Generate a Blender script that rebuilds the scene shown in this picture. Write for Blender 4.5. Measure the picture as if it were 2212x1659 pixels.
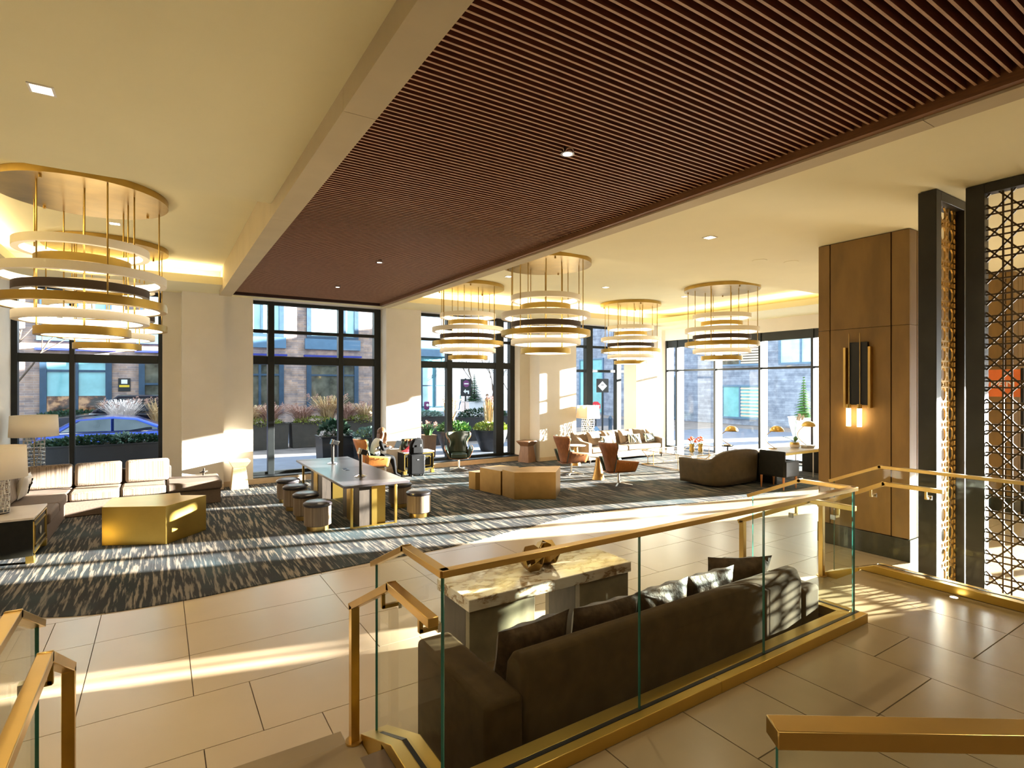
import bpy, bmesh, math, random
from mathutils import Vector, Matrix
random.seed(7)
for o in list(bpy.data.objects): bpy.data.objects.remove(o, do_unlink=True)
SC = bpy.context.scene
COL = SC.collection
R = math.radians

# ------------------------------------------------------------------ camera
cam_data = bpy.data.cameras.new('camera')
cam_data.sensor_fit = 'HORIZONTAL'
cam_data.sensor_width = 36.0
cam_data.lens = 36.0 * 1183.0 / 2212.0
cam_data.clip_start = 0.05
cam_data.clip_end = 400
cam = bpy.data.objects.new('camera', cam_data)
cam.location = (0, 0, 2.4)
cam.rotation_euler = (R(90), 0, -R(32.75))
COL.objects.link(cam)
SC.camera = cam

# ------------------------------------------------------------------ sky, sun, exposure
world = bpy.data.worlds.new('sky')
SC.world = world
world.use_nodes = True
wn = world.node_tree
wn.nodes.clear()
w_out = wn.nodes.new('ShaderNodeOutputWorld')
w_bg = wn.nodes.new('ShaderNodeBackground')
w_bg.inputs['Color'].default_value = (0.80, 0.92, 1.0, 1)
w_bg.inputs['Strength'].default_value = 1.0
wn.links.new(w_bg.outputs[0], w_out.inputs[0])

SUN_AZ, SUN_EL = R(-15.5), R(9.2)
sun_dir = Vector((math.cos(SUN_EL) * math.cos(SUN_AZ), math.cos(SUN_EL) * math.sin(SUN_AZ), math.sin(SUN_EL)))
sun_data = bpy.data.lights.new('sun', 'SUN')
sun_data.energy = 40.0
sun_data.angle = R(0.53)
sun_data.color = (1.0, 0.93, 0.82)
sun = bpy.data.objects.new('sun', sun_data)
sun.rotation_euler = sun_dir.to_track_quat('Z', 'Y').to_euler()
sun.location = sun_dir * 60
COL.objects.link(sun)

vs = SC.view_settings
vs.view_transform = 'Standard'
vs.look = 'None'
vs.exposure = 1.4
vs.gamma = 1.0
vs.use_curve_mapping = False
SC.cycles.max_bounces = 8
SC.cycles.diffuse_bounces = 4
SC.cycles.glossy_bounces = 3
SC.cycles.transparent_max_bounces = 16
SC.cycles.adaptive_threshold = 0.02
COVE, RINGS, DOWN = 8.0, 2.2, 55.0     # strengths of the room's lamps; DOWN also drives the added unseen ones

# ------------------------------------------------------------------ materials
MATS = {}
def _nodes(name):
    m = bpy.data.materials.new(name)
    m.use_nodes = True
    nt = m.node_tree
    return m, nt, nt.nodes['Principled BSDF']
def _coords(nt, scale=(1, 1, 1), kind='Object'):
    tc = nt.nodes.new('ShaderNodeTexCoord')
    mp = nt.nodes.new('ShaderNodeMapping')
    mp.inputs['Scale'].default_value = scale
    nt.links.new(tc.outputs[kind], mp.inputs['Vector'])
    return mp.outputs['Vector']
def _geo(nt, scale=(1, 1, 1)):
    g = nt.nodes.new('ShaderNodeNewGeometry')
    mp = nt.nodes.new('ShaderNodeMapping')
    mp.inputs['Scale'].default_value = scale
    nt.links.new(g.outputs['Position'], mp.inputs['Vector'])
    return mp.outputs['Vector']
def _noise(nt, vec, scale, detail=4, rough=0.55):
    n = nt.nodes.new('ShaderNodeTexNoise')
    n.inputs['Scale'].default_value = scale
    n.inputs['Detail'].default_value = detail
    n.inputs['Roughness'].default_value = rough
    nt.links.new(vec, n.inputs['Vector'])
    return n.outputs['Fac']
def _ramp(nt, fac, stops):
    r = nt.nodes.new('ShaderNodeValToRGB')
    els = r.color_ramp.elements
    while len(els) < len(stops): els.new(0.5)
    for e, (p, c) in zip(els, stops):
        e.position = p
        e.color = (*c, 1)
    nt.links.new(fac, r.inputs['Fac'])
    return r.outputs['Color']
def _bump(nt, b, fac, strength, dist=0.01):
    n = nt.nodes.new('ShaderNodeBump')
    n.inputs['Strength'].default_value = strength
    n.inputs['Distance'].default_value = dist
    nt.links.new(fac, n.inputs['Height'])
    nt.links.new(n.outputs['Normal'], b.inputs['Normal'])
def mat(name, col, rough=0.6, metal=0.0, var=0.12, scale=6.0, stretch=(1, 1, 1), bump=0.0, spec=None, rvar=0.0):
    m, nt, b = _nodes(name)
    v = _geo(nt, stretch)
    f = _noise(nt, v, scale)
    lo = tuple(c * (1 - var) for c in col)
    hi = tuple(min(1, c * (1 + var)) for c in col)
    nt.links.new(_ramp(nt, f, [(0.3, lo), (0.7, hi)]), b.inputs['Base Color'])
    b.inputs['Roughness'].default_value = rough
    b.inputs['Metallic'].default_value = metal
    if spec is not None: b.inputs['Specular IOR Level'].default_value = spec
    if bump: _bump(nt, b, f, bump)
    MATS[name] = m
    return m
def emit(name, col, s):
    m = bpy.data.materials.new(name)
    m.use_nodes = True
    nt = m.node_tree
    nt.nodes.clear()
    o = nt.nodes.new('ShaderNodeOutputMaterial')
    e = nt.nodes.new('ShaderNodeEmission')
    e.inputs['Color'].default_value = (*col, 1)
    e.inputs['Strength'].default_value = s
    nt.links.new(e.outputs[0], o.inputs[0])
    MATS[name] = m
    return m
def glass(name, tint=(0.97, 0.99, 0.98), ior=1.45, refl=1.0):
    m = bpy.data.materials.new(name)
    m.use_nodes = True
    nt = m.node_tree
    nt.nodes.clear()
    o = nt.nodes.new('ShaderNodeOutputMaterial')
    t = nt.nodes.new('ShaderNodeBsdfTransparent')
    t.inputs['Color'].default_value = (*tint, 1)
    g = nt.nodes.new('ShaderNodeBsdfGlossy')
    g.inputs['Roughness'].default_value = 0.0
    f = nt.nodes.new('ShaderNodeFresnel')
    f.inputs['IOR'].default_value = ior
    mul = nt.nodes.new('ShaderNodeMath')
    mul.operation = 'MULTIPLY'
    mul.inputs[1].default_value = refl
    x = nt.nodes.new('ShaderNodeMixShader')
    geo = nt.nodes.new('ShaderNodeNewGeometry')
    inv = nt.nodes.new('ShaderNodeMath')
    inv.operation = 'SUBTRACT'
    inv.inputs[0].default_value = 1.0
    front = nt.nodes.new('ShaderNodeMath')
    front.operation = 'MULTIPLY'
    nt.links.new(geo.outputs['Backfacing'], inv.inputs[1])
    nt.links.new(f.outputs[0], front.inputs[0])
    nt.links.new(inv.outputs[0], front.inputs[1])
    nt.links.new(front.outputs[0], mul.inputs[0])
    nt.links.new(mul.outputs[0], x.inputs[0])
    nt.links.new(t.outputs[0], x.inputs[1])
    nt.links.new(g.outputs[0], x.inputs[2])
    nt.links.new(x.outputs[0], o.inputs[0])
    MATS[name] = m
    return m

glass('guard_glass', (0.96, 0.985, 0.97), 1.40, 0.8)
glass('window_glass', (0.95, 0.98, 1.0), 1.35, 0.7)
mat('glass_edge', (0.035, 0.17, 0.135), 0.10, 0, 0.2, 3)
mat('brass', (0.58, 0.385, 0.125), 0.28, 1.0, 0.10, 3.0)
mat('brass_dark', (0.45, 0.30, 0.085), 0.30, 1.0, 0.12, 4.0)
mat('brass_sheet', (0.60, 0.41, 0.10), 0.33, 1.0, 0.08, 2.5)
mat('bronze_sheet', (0.50, 0.31, 0.11), 0.42, 1.0, 0.12, 3.0)
mat('ring_gold', (0.46, 0.295, 0.06), 0.40, 0.85, 0.08, 3.0)
mat('ring_white', (0.82, 0.73, 0.56), 0.5, 0, 0.03, 3.0)
mat('ring_dark', (0.035, 0.021, 0.010), 0.6, 0, 0.1, 3.0, spec=0.15)
mat('chrome', (0.75, 0.75, 0.76), 0.12, 1.0, 0.03, 3.0)
mat('steel_white', (0.62, 0.58, 0.50), 0.3, 1.0, 0.05, 3.0)
mat('ceiling_paint', (0.82, 0.74, 0.46), 0.85, 0, 0.02, 1.5)
mat('beam_plaster', (0.52, 0.425, 0.26), 0.75, 0, 0.05, 2.5)
mat('wall_paint', (0.76, 0.70, 0.60), 0.8, 0, 0.03, 2.0)
mat('sill_stone', (0.62, 0.48, 0.32), 0.5, 0, 0.08, 5.0)
mat('black_frame', (0.012, 0.015, 0.016), 0.4, 0.2, 0.15, 5.0)
mat('black_metal', (0.012, 0.012, 0.012), 0.35, 0.3, 0.1, 5.0)
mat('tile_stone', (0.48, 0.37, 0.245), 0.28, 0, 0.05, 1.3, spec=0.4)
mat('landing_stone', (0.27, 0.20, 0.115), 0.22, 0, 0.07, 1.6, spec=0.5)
mat('grout', (0.14, 0.095, 0.06), 0.8, 0, 0.1, 5)
mat('slat_wood_shade', (0.17, 0.050, 0.024), 0.5, 0, 0.25, 3.0, (4, 30, 30))  # slat sides: shade of the gaps put into the colour
mat('slat_wood_lit', (0.52, 0.32, 0.20), 0.5, 0, 0.2, 3.0, (4, 30, 30))  # slat undersides: light on the lower edges put into the colour
mat('slat_back', (0.040, 0.013, 0.008), 0.8, 0, 0.2, 3.0)
mat('trim_wood', (0.20, 0.085, 0.03), 0.4, 0, 0.2, 3.0, (30, 3, 30))
mat('pillar_wood', (0.225, 0.128, 0.030), 0.5, 0, 0.16, 5.0, (1, 1, 0.3))
mat('pillar_groove', (0.05, 0.02, 0.008), 0.6, 0, 0.1, 5.0)
mat('pillar_plinth', (0.045, 0.045, 0.03), 0.25, 0, 0.5, 2.5)
mat('mocha_velvet', (0.056, 0.032, 0.011), 0.9, 0, 0.22, 9.0, bump=0.15, spec=0.15)
mat('mocha_satin', (0.062, 0.036, 0.017), 0.5, 0, 0.45, 18.0, bump=0.8, spec=0.15)
mat('taupe_weave', (0.14, 0.098, 0.072), 0.8, 0, 0.10, 30.0, bump=0.1)
mat('beige_velvet', (0.25, 0.175, 0.11), 0.7, 0, 0.18, 9.0, bump=0.15)
mat('olive_velvet', (0.085, 0.056, 0.022), 0.75, 0, 0.15, 8.0)
mat('dark_leather', (0.022, 0.018, 0.020), 0.32, 0, 0.2, 8.0)
mat('green_leather', (0.020, 0.035, 0.022), 0.28, 0, 0.25, 6.0, bump=0.05)
mat('walnut_shell', (0.24, 0.085, 0.025), 0.42, 0, 0.25, 4.0, (6, 6, 1))
mat('orange_shell', (0.46, 0.165, 0.035), 0.42, 0, 0.15, 4.0, (6, 6, 1))
mat('oak_light', (0.42, 0.30, 0.16), 0.5, 0, 0.12, 4.0, (8, 8, 1))
mat('oak_brown', (0.22, 0.11, 0.05), 0.5, 0, 0.18, 4.0, (8, 8, 1))
mat('table_top', (0.070, 0.060, 0.062), 0.28, 0, 0.15, 5.0, (1, 8, 1))
mat('table_dark', (0.050, 0.038, 0.028), 0.45, 0, 0.25, 4.0, (6, 6, 1))
mat('chest_dark', (0.013, 0.012, 0.008), 0.45, 0, 0.2, 10.0, spec=0.15)
mat('stone_pale', (0.62, 0.54, 0.45), 0.25, 0, 0.05, 3.0)
mat('concrete_leg', (0.20, 0.165, 0.10), 0.4, 0, 0.35, 3.5)
mat('shade_linen', (0.82, 0.72, 0.56), 0.8, 0, 0.03, 20.0)
mat('lattice_silver', (0.52, 0.49, 0.44), 0.3, 0.9, 0.1, 9.0)
mat('lattice_bronze', (0.085, 0.055, 0.025), 0.4, 0.6, 0.15, 9.0)
mat('lattice_gold', (0.50, 0.30, 0.08), 0.35, 1.0, 0.15, 9.0)
mat('screen_frame', (0.028, 0.026, 0.020), 0.4, 0.3, 0.2, 4.0)
mat('white_ceramic', (0.80, 0.76, 0.70), 0.3, 0, 0.03, 4.0)
mat('paper', (0.72, 0.66, 0.56), 0.7, 0, 0.05, 9.0)
mat('skin', (0.58, 0.34, 0.22), 0.55, 0, 0.05, 8.0)
mat('hair_brown', (0.17, 0.075, 0.03), 0.45, 0, 0.35, 40.0, (1, 1, 0.1))
mat('knit_cream', (0.72, 0.66, 0.56), 0.85, 0, 0.06, 30.0)
mat('black_cloth', (0.004, 0.004, 0.0045), 0.8, 0, 0.2, 20.0, spec=0.15)
mat('navy_cloth', (0.02, 0.03, 0.06), 0.8, 0, 0.2, 20.0)
mat('grey_cloth', (0.14, 0.13, 0.12), 0.8, 0, 0.2, 20.0)
mat('red_cloth', (0.62, 0.02, 0.05), 0.55, 0, 0.35, 14.0, bump=0.4)
mat('silver_case', (0.45, 0.46, 0.47), 0.35, 0.7, 0.05, 9.0)
mat('petal_orange', (0.78, 0.13, 0.006), 0.6, 0, 0.25, 30.0)
mat('petal_white', (0.86, 0.80, 0.78), 0.6, 0, 0.06, 30.0)
mat('leaf_green', (0.055, 0.16, 0.035), 0.5, 0, 0.35, 9.0)
mat('leaf_dark', (0.018, 0.06, 0.028), 0.55, 0, 0.4, 7.0)
mat('leaf_lime', (0.32, 0.38, 0.07), 0.6, 0, 0.35, 8.0)
mat('leaf_blue', (0.16, 0.26, 0.22), 0.6, 0, 0.3, 8.0)
mat('grass_straw', (0.58, 0.42, 0.22), 0.7, 0, 0.3, 9.0)
mat('grass_pink', (0.42, 0.25, 0.20), 0.7, 0, 0.3, 9.0)
mat('bark', (0.10, 0.07, 0.05), 0.8, 0, 0.3, 9.0)
mat('planter_dark', (0.055, 0.050, 0.042), 0.6, 0, 0.15, 5.0)
mat('planter_black', (0.018, 0.018, 0.020), 0.5, 0, 0.15, 5.0)
mat('planter_white', (0.70, 0.72, 0.74), 0.5, 0, 0.04, 5.0)
mat('asphalt', (0.07, 0.085, 0.12), 0.8, 0, 0.2, 3.0)
mat('pavement', (0.17, 0.20, 0.27), 0.8, 0, 0.12, 3.0)
mat('brick_warm', (0.36, 0.235, 0.17), 0.85, 0, 0.35, 4.0, (1, 1, 4))
mat('brick_blue', (0.20, 0.235, 0.30), 0.85, 0, 0.28, 3.0, (1, 1, 5))
mat('mortar', (0.34, 0.30, 0.28), 0.9, 0, 0.1, 4.0)
mat('frame_blue', (0.035, 0.075, 0.13), 0.45, 0.2, 0.15, 5.0)
mat('panel_blue', (0.10, 0.20, 0.32), 0.45, 0.2, 0.1, 3.0)
mat('awning_blue', (0.02, 0.035, 0.30), 0.5, 0, 0.1, 3.0)
mat('teal_panel', (0.07, 0.24, 0.30), 0.5, 0, 0.12, 3.0)
mat('teal_glass', (0.20, 0.50, 0.55), 0.08, 0, 0.15, 1.5, spec=0.8)
mat('cyan_glass', (0.42, 0.72, 0.76), 0.08, 0, 0.2, 1.0, spec=0.8)
mat('dim_glass', (0.10, 0.105, 0.085), 0.06, 0, 0.6, 2.0, spec=0.8)
mat('car_blue', (0.008, 0.022, 0.13), 0.14, 0.35, 0.05, 3.0)
mat('car_black', (0.010, 0.010, 0.022), 0.12, 0.3, 0.05, 3.0)
mat('car_glass', (0.02, 0.03, 0.04), 0.04, 0, 0.2, 2.0, spec=0.9)
mat('rubber', (0.012, 0.012, 0.012), 0.8, 0, 0.1, 5.0)
mat('sign_black', (0.010, 0.012, 0.014), 0.4, 0, 0.1, 5.0)
mat('sign_white', (0.80, 0.82, 0.80), 0.5, 0, 0.02, 5.0)
mat('sign_yellow', (0.80, 0.55, 0.03), 0.5, 0, 0.05, 5.0)
mat('sign_red', (0.60, 0.02, 0.04), 0.5, 0, 0.05, 5.0)
mat('sign_purple', (0.16, 0.03, 0.14), 0.5, 0, 0.05, 5.0)
mat('sign_orange', (0.70, 0.16, 0.03), 0.5, 0, 0.12, 5.0)
mat('wire_white', (0.68, 0.72, 0.78), 0.4, 0.4, 0.05, 5.0)
mat('cobble', (0.24, 0.21, 0.20), 0.85, 0, 0.30, 1.2)
emit('ring_light', (1.0, 0.86, 0.62), RINGS)
emit('cove_light', (1.0, 0.86, 0.58), COVE)
emit('lamp_white', (1.0, 0.86, 0.66), 6.0)
emit('sconce_light', (1.0, 0.70, 0.36), 6.0)
def shop_interior():
    m, nt, b = _nodes('shop_glow')
    f = _noise(nt, _geo(nt, (2.2, 1, 2.6)), 1.0, 4, 0.6)
    nt.links.new(_ramp(nt, f, [(0.42, (0.01, 0.008, 0.008)), (0.50, (0.25, 0.10, 0.04)), (0.60, (0.9, 0.55, 0.28))]), b.inputs['Emission Color'])
    b.inputs['Emission Strength'].default_value = 0.22
    b.inputs['Base Color'].default_value = (0.02, 0.018, 0.015, 1)
    b.inputs['Roughness'].default_value = 0.1
    MATS['shop_glow'] = m
shop_interior()

def carpet_material():
    m, nt, b = _nodes('carpet')
    v1 = _geo(nt, (25.0, 1.7, 1))
    f1 = _noise(nt, v1, 1.0, 4, 0.55)
    v2 = _geo(nt, (0.55, 0.35, 1))
    f2 = _noise(nt, v2, 1.0, 3, 0.6)
    streak = _ramp(nt, f1, [(0.50, (0, 0, 0)), (0.60, (0.9, 0.9, 0.9))])
    dark = _ramp(nt, f2, [(0.35, (0.028, 0.040, 0.042)), (0.5, (0.040, 0.040, 0.042)), (0.65, (0.055, 0.078, 0.088))])
    light = _ramp(nt, f2, [(0.35, (0.30, 0.245, 0.18)), (0.55, (0.21, 0.185, 0.16)), (0.7, (0.24, 0.235, 0.215))])
    mx = nt.nodes.new('ShaderNodeMix')
    mx.data_type = 'RGBA'
    nt.links.new(streak, mx.inputs['Factor'])
    nt.links.new(dark, mx.inputs['A'])
    nt.links.new(light, mx.inputs['B'])
    nt.links.new(mx.outputs['Result'], b.inputs['Base Color'])
    b.inputs['Roughness'].default_value = 0.95
    b.inputs['Specular IOR Level'].default_value = 0.1
    _bump(nt, b, f1, 0.3, 0.01)
    MATS['carpet'] = m
carpet_material()

def marble_material():
    m, nt, b = _nodes('marble')
    v = _geo(nt, (2.0, 3.4, 5.0))
    d = _noise(nt, v, 1.3, 6, 0.62)
    veins = _ramp(nt, d, [(0.0, (1, 1, 1)), (0.455, (1, 1, 1)), (0.49, (0.30, 0.18, 0.09)), (0.505, (0.42, 0.28, 0.15)), (0.55, (1, 1, 1))])
    t = _noise(nt, _geo(nt, (1.0, 2.4, 2.0)), 1.6, 4, 0.6)
    base = _ramp(nt, t, [(0.38, (0.74, 0.70, 0.63)), (0.55, (0.66, 0.58, 0.46)), (0.66, (0.50, 0.37, 0.23))])
    mx = nt.nodes.new('ShaderNodeMix')
    mx.data_type = 'RGBA'
    mx.blend_type = 'MULTIPLY'
    mx.inputs['Factor'].default_value = 0.9
    nt.links.new(base, mx.inputs['A'])
    nt.links.new(veins, mx.inputs['B'])
    nt.links.new(mx.outputs['Result'], b.inputs['Base Color'])
    b.inputs['Roughness'].default_value = 0.10
    MATS['marble'] = m
marble_material()

def ribbed_material(name, c0, c1, sc):
    m, nt, b = _nodes(name)
    v = _coords(nt, (sc, sc, 0.6))
    f = _noise(nt, v, 1.0, 3, 0.6)
    nt.links.new(_ramp(nt, f, [(0.42, c0), (0.55, c1)]), b.inputs['Base Color'])
    b.inputs['Roughness'].default_value = 0.75
    _bump(nt, b, f, 0.3, 0.01)
    MATS[name] = m
ribbed_material('ribbed_taupe', (0.15, 0.105, 0.075), (0.27, 0.205, 0.15), 60.0)
ribbed_material('ribbed_brown', (0.15, 0.105, 0.065), (0.23, 0.17, 0.11), 60.0)

def zebra_material():
    m, nt, b = _nodes('zebra_print')
    w = nt.nodes.new('ShaderNodeTexWave')
    w.inputs['Scale'].default_value = 5.0
    w.inputs['Distortion'].default_value = 6.0
    w.inputs['Detail'].default_value = 1.0
    nt.links.new(_coords(nt, (1, 1, 1)), w.inputs['Vector'])
    nt.links.new(_ramp(nt, w.outputs['Fac'], [(0.44, (0.02, 0.05, 0.045)), (0.52, (0.78, 0.76, 0.70))]), b.inputs['Base Color'])
    b.inputs['Roughness'].default_value = 0.7
    MATS['zebra_print'] = m
zebra_material()

def brick_material(name, c1, c2, mortar, bw, bh):
    m, nt, b = _nodes(name)
    tx = nt.nodes.new('ShaderNodeTexBrick')
    tx.inputs['Color1'].default_value = (*c1, 1)
    tx.inputs['Color2'].default_value = (*c2, 1)
    tx.inputs['Mortar'].default_value = (*mortar, 1)
    tx.inputs['Scale'].default_value = 1.0
    tx.inputs['Mortar Size'].default_value = 0.006
    tx.inputs['Brick Width'].default_value = bw
    tx.inputs['Row Height'].default_value = bh
    tx.inputs['Bias'].default_value = 0.0
    g = nt.nodes.new('ShaderNodeNewGeometry')
    sp = nt.nodes.new('ShaderNodeSeparateXYZ')
    cb = nt.nodes.new('ShaderNodeCombineXYZ')
    ad = nt.nodes.new('ShaderNodeMath')
    nt.links.new(g.outputs['Position'], sp.inputs[0])
    nt.links.new(sp.outputs[0], ad.inputs[0])
    nt.links.new(sp.outputs[1], ad.inputs[1])
    nt.links.new(ad.outputs[0], cb.inputs[0])
    nt.links.new(sp.outputs[2], cb.inputs[1])
    nt.links.new(cb.outputs[0], tx.inputs['Vector'])
    n = _noise(nt, cb.outputs[0], 2.2, 3)
    mx = nt.nodes.new('ShaderNodeMix')
    mx.data_type = 'RGBA'
    mx.blend_type = 'MULTIPLY'
    mx.inputs['Factor'].default_value = 1.0
    nt.links.new(tx.outputs['Color'], mx.inputs['A'])
    nt.links.new(_ramp(nt, n, [(0.3, (0.6, 0.6, 0.62)), (0.7, (1.25, 1.2, 1.15))]), mx.inputs['B'])
    nt.links.new(mx.outputs['Result'], b.inputs['Base Color'])
    b.inputs['Roughness'].default_value = 0.85
    MATS[name] = m
brick_material('brick_far', (0.50, 0.34, 0.26), (0.30, 0.24, 0.24), (0.46, 0.42, 0.40), 0.62, 0.105)
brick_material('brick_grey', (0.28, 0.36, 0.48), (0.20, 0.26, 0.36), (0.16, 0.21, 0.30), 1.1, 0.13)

# ------------------------------------------------------------------ mesh helpers
class MB:
    def __init__(s): s.v, s.f, s.m = [], [], []
    def add(s, vs, fs, mi=0):
        n = len(s.v)
        s.v += [tuple(p) for p in vs]
        s.f += [tuple(i + n for i in f) for f in fs]
        s.m += [mi] * len(fs)
        return s
    def box(s, x0, x1, y0, y1, z0, z1, mi=0):
        if x0 > x1: x0, x1 = x1, x0
        if y0 > y1: y0, y1 = y1, y0
        if z0 > z1: z0, z1 = z1, z0
        return s.add([(x0,y0,z0),(x1,y0,z0),(x1,y1,z0),(x0,y1,z0),(x0,y0,z1),(x1,y0,z1),(x1,y1,z1),(x0,y1,z1)],
              [(0,3,2,1),(4,5,6,7),(0,1,5,4),(1,2,6,5),(2,3,7,6),(3,0,4,7)], mi)
    def prism(s, poly, a0, a1, axis='z', mi=0):
        # poly: 2d points; axis z -> (x,y); x -> (y,z); y -> (x,z)
        n = len(poly)
        ar = sum(poly[i][0] * poly[(i + 1) % n][1] - poly[(i + 1) % n][0] * poly[i][1] for i in range(n))
        if (ar < 0) != (axis == 'y'): poly = poly[::-1]
        def P(p, a): return {'z': (p[0], p[1], a), 'x': (a, p[0], p[1]), 'y': (p[0], a, p[1])}[axis]
        vs = [P(p, a0) for p in poly] + [P(p, a1) for p in poly]
        fs = [tuple(range(n))[::-1], tuple(range(n, 2 * n))] + [(i, (i + 1) % n, n + (i + 1) % n, n + i) for i in range(n)]
        return s.add(vs, fs, mi)
    def lathe(s, prof, c=(0, 0, 0), n=24, mi=0, a0=0.0, a1=None, cap=True):
        full = a1 is None
        if full: a1 = a0 + 2 * math.pi
        k = len(prof)
        cols = n if full else n + 1
        vs = []
        for i in range(cols):
            t = a0 + (a1 - a0) * i / n
            for (r, z) in prof: vs.append((c[0] + r * math.cos(t), c[1] + r * math.sin(t), c[2] + z))
        fs = []
        for i in range(n):
            j = (i + 1) % cols
            for q in range(k - 1): fs.append((i * k + q, j * k + q, j * k + q + 1, i * k + q + 1))
        if cap and full:
            if prof[0][0] > 1e-6: fs.append(tuple(i * k for i in range(n))[::-1])
            if prof[-1][0] > 1e-6: fs.append(tuple(i * k + k - 1 for i in range(n)))
        return s.add(vs, fs, mi)
    def cyl(s, c, r, z0, z1, n=16, r2=None, mi=0):
        return s.lathe([(r, z0), (r if r2 is None else r2, z1)], c, n, mi)
    def ring(s, c, r0, r1, z0, z1, n=48, mi=0):
        return s.lathe([(r0, z0), (r1, z0), (r1, z1), (r0, z1), (r0, z0)], c, n, mi, cap=False)
    def tube(s, pts, r, n=8, mi=0, closed=False):
        pts = [Vector(p) for p in pts]
        rs = r if isinstance(r, (list, tuple)) else [r] * len(pts)
        m = len(pts)
        vs, fs = [], []
        prev = None
        for i, p in enumerate(pts):
            if closed: d = pts[(i + 1) % m] - pts[i - 1]
            else: d = pts[min(i + 1, m - 1)] - pts[max(i - 1, 0)]
            d = d.normalized() if d.length > 1e-9 else Vector((0, 0, 1))
            if prev is None:
                a = Vector((0, 0, 1)) if abs(d.z) < 0.9 else Vector((1, 0, 0))
                u = d.cross(a).normalized()
            else:
                u = prev - d * prev.dot(d)
                u = u.normalized() if u.length > 1e-6 else d.orthogonal().normalized()
            prev = u
            w = d.cross(u)
            for q in range(n):
                t = 2 * math.pi * q / n
                vs.append(tuple(p + (u * math.cos(t) + w * math.sin(t)) * rs[i]))
        for i in range(m if closed else m - 1):
            j = (i + 1) % m
            for q in range(n): fs.append((i * n + q, i * n + (q + 1) % n, j * n + (q + 1) % n, j * n + q))
        if not closed: fs += [tuple(range(n))[::-1], tuple(range((m - 1) * n, m * n))]
        return s.add(vs, fs, mi)
    def bar(s, a, b, w, h, mi=0, up=(0, 0, 1)):
        a, b, up = Vector(a), Vector(b), Vector(up)
        d = (b - a).normalized()
        u = d.cross(up)
        u = u.normalized() if u.length > 1e-6 else Vector((1, 0, 0))
        t = u.cross(d).normalized()
        vs = []
        for p in (a, b):
            for (i, j) in ((-1, -1), (1, -1), (1, 1), (-1, 1)): vs.append(tuple(p + u * (i * w / 2) + t * (j * h / 2)))
        return s.add(vs, [(0,1,2,3),(7,6,5,4),(0,4,5,1),(1,5,6,2),(2,6,7,3),(3,7,4,0)], mi)
    def path(s, pts, w, h, mi=0):
        for a, b in zip(pts[:-1], pts[1:]):
            a, b = Vector(a), Vector(b)
            d = (b - a).normalized()
            s.bar(a - d * w * 0.3, b + d * w * 0.3, w, h, mi)
        return s
    def ball(s, c, rx, ry=None, rz=None, n=14, m=8, mi=0):
        ry = rx if ry is None else ry
        rz = rx if rz is None else rz
        vs = [(c[0], c[1], c[2] - rz)]
        for j in range(1, m):
            p = math.pi * j / m
            for i in range(n):
                t = 2 * math.pi * i / n
                vs.append((c[0] + rx * math.sin(p) * math.cos(t), c[1] + ry * math.sin(p) * math.sin(t), c[2] - rz * math.cos(p)))
        vs.append((c[0], c[1], c[2] + rz))
        fs = [(0, 1 + (i + 1) % n, 1 + i) for i in range(n)]
        for j in range(m - 2):
            for i in range(n):
                a, b = 1 + j * n + i, 1 + j * n + (i + 1) % n
                fs.append((a, b, b + n, a + n))
        L = len(vs) - 1
        fs += [(L, 1 + (m - 2) * n + i, 1 + (m - 2) * n + (i + 1) % n) for i in range(n)]
        return s.add(vs, fs, mi)
    def grid(s, fn, nu, nv, mi=0):
        vs = [fn(i / nu, j / nv) for i in range(nu + 1) for j in range(nv + 1)]
        fs = [(i*(nv+1)+j, (i+1)*(nv+1)+j, (i+1)*(nv+1)+j+1, i*(nv+1)+j+1) for i in range(nu) for j in range(nv)]
        return s.add(vs, fs, mi)
    def build(s, name, m, parent=None, smooth=False, bevel=0.0, segs=2, solid=0.0, sub=0):
        me = bpy.data.meshes.new(name)
        me.from_pydata(s.v, [], s.f)
        mats = m if isinstance(m, (list, tuple)) else [m]
        for k in mats: me.materials.append(MATS[k] if isinstance(k, str) else k)
        if len(mats) > 1:
            for p, i in zip(me.polygons, s.m): p.material_index = i
        me.validate()
        me.update()
        o = bpy.data.objects.new(name, me)
        COL.objects.link(o)
        if parent is not None: o.parent = parent
        if solid:
            md = o.modifiers.new('solid', 'SOLIDIFY')
            md.thickness = solid
            md.offset = 0
        if bevel:
            md = o.modifiers.new('bevel', 'BEVEL')
            md.width = bevel
            md.segments = segs
            md.limit_method = 'ANGLE'
            md.angle_limit = R(40)
        if sub:
            md = o.modifiers.new('sub', 'SUBSURF')
            md.levels = sub
            md.render_levels = sub
        if smooth or bevel or sub:
            for p in me.polygons: p.use_smooth = True
            if not sub: me.set_sharp_from_angle(angle=R(42))
        return o

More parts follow.
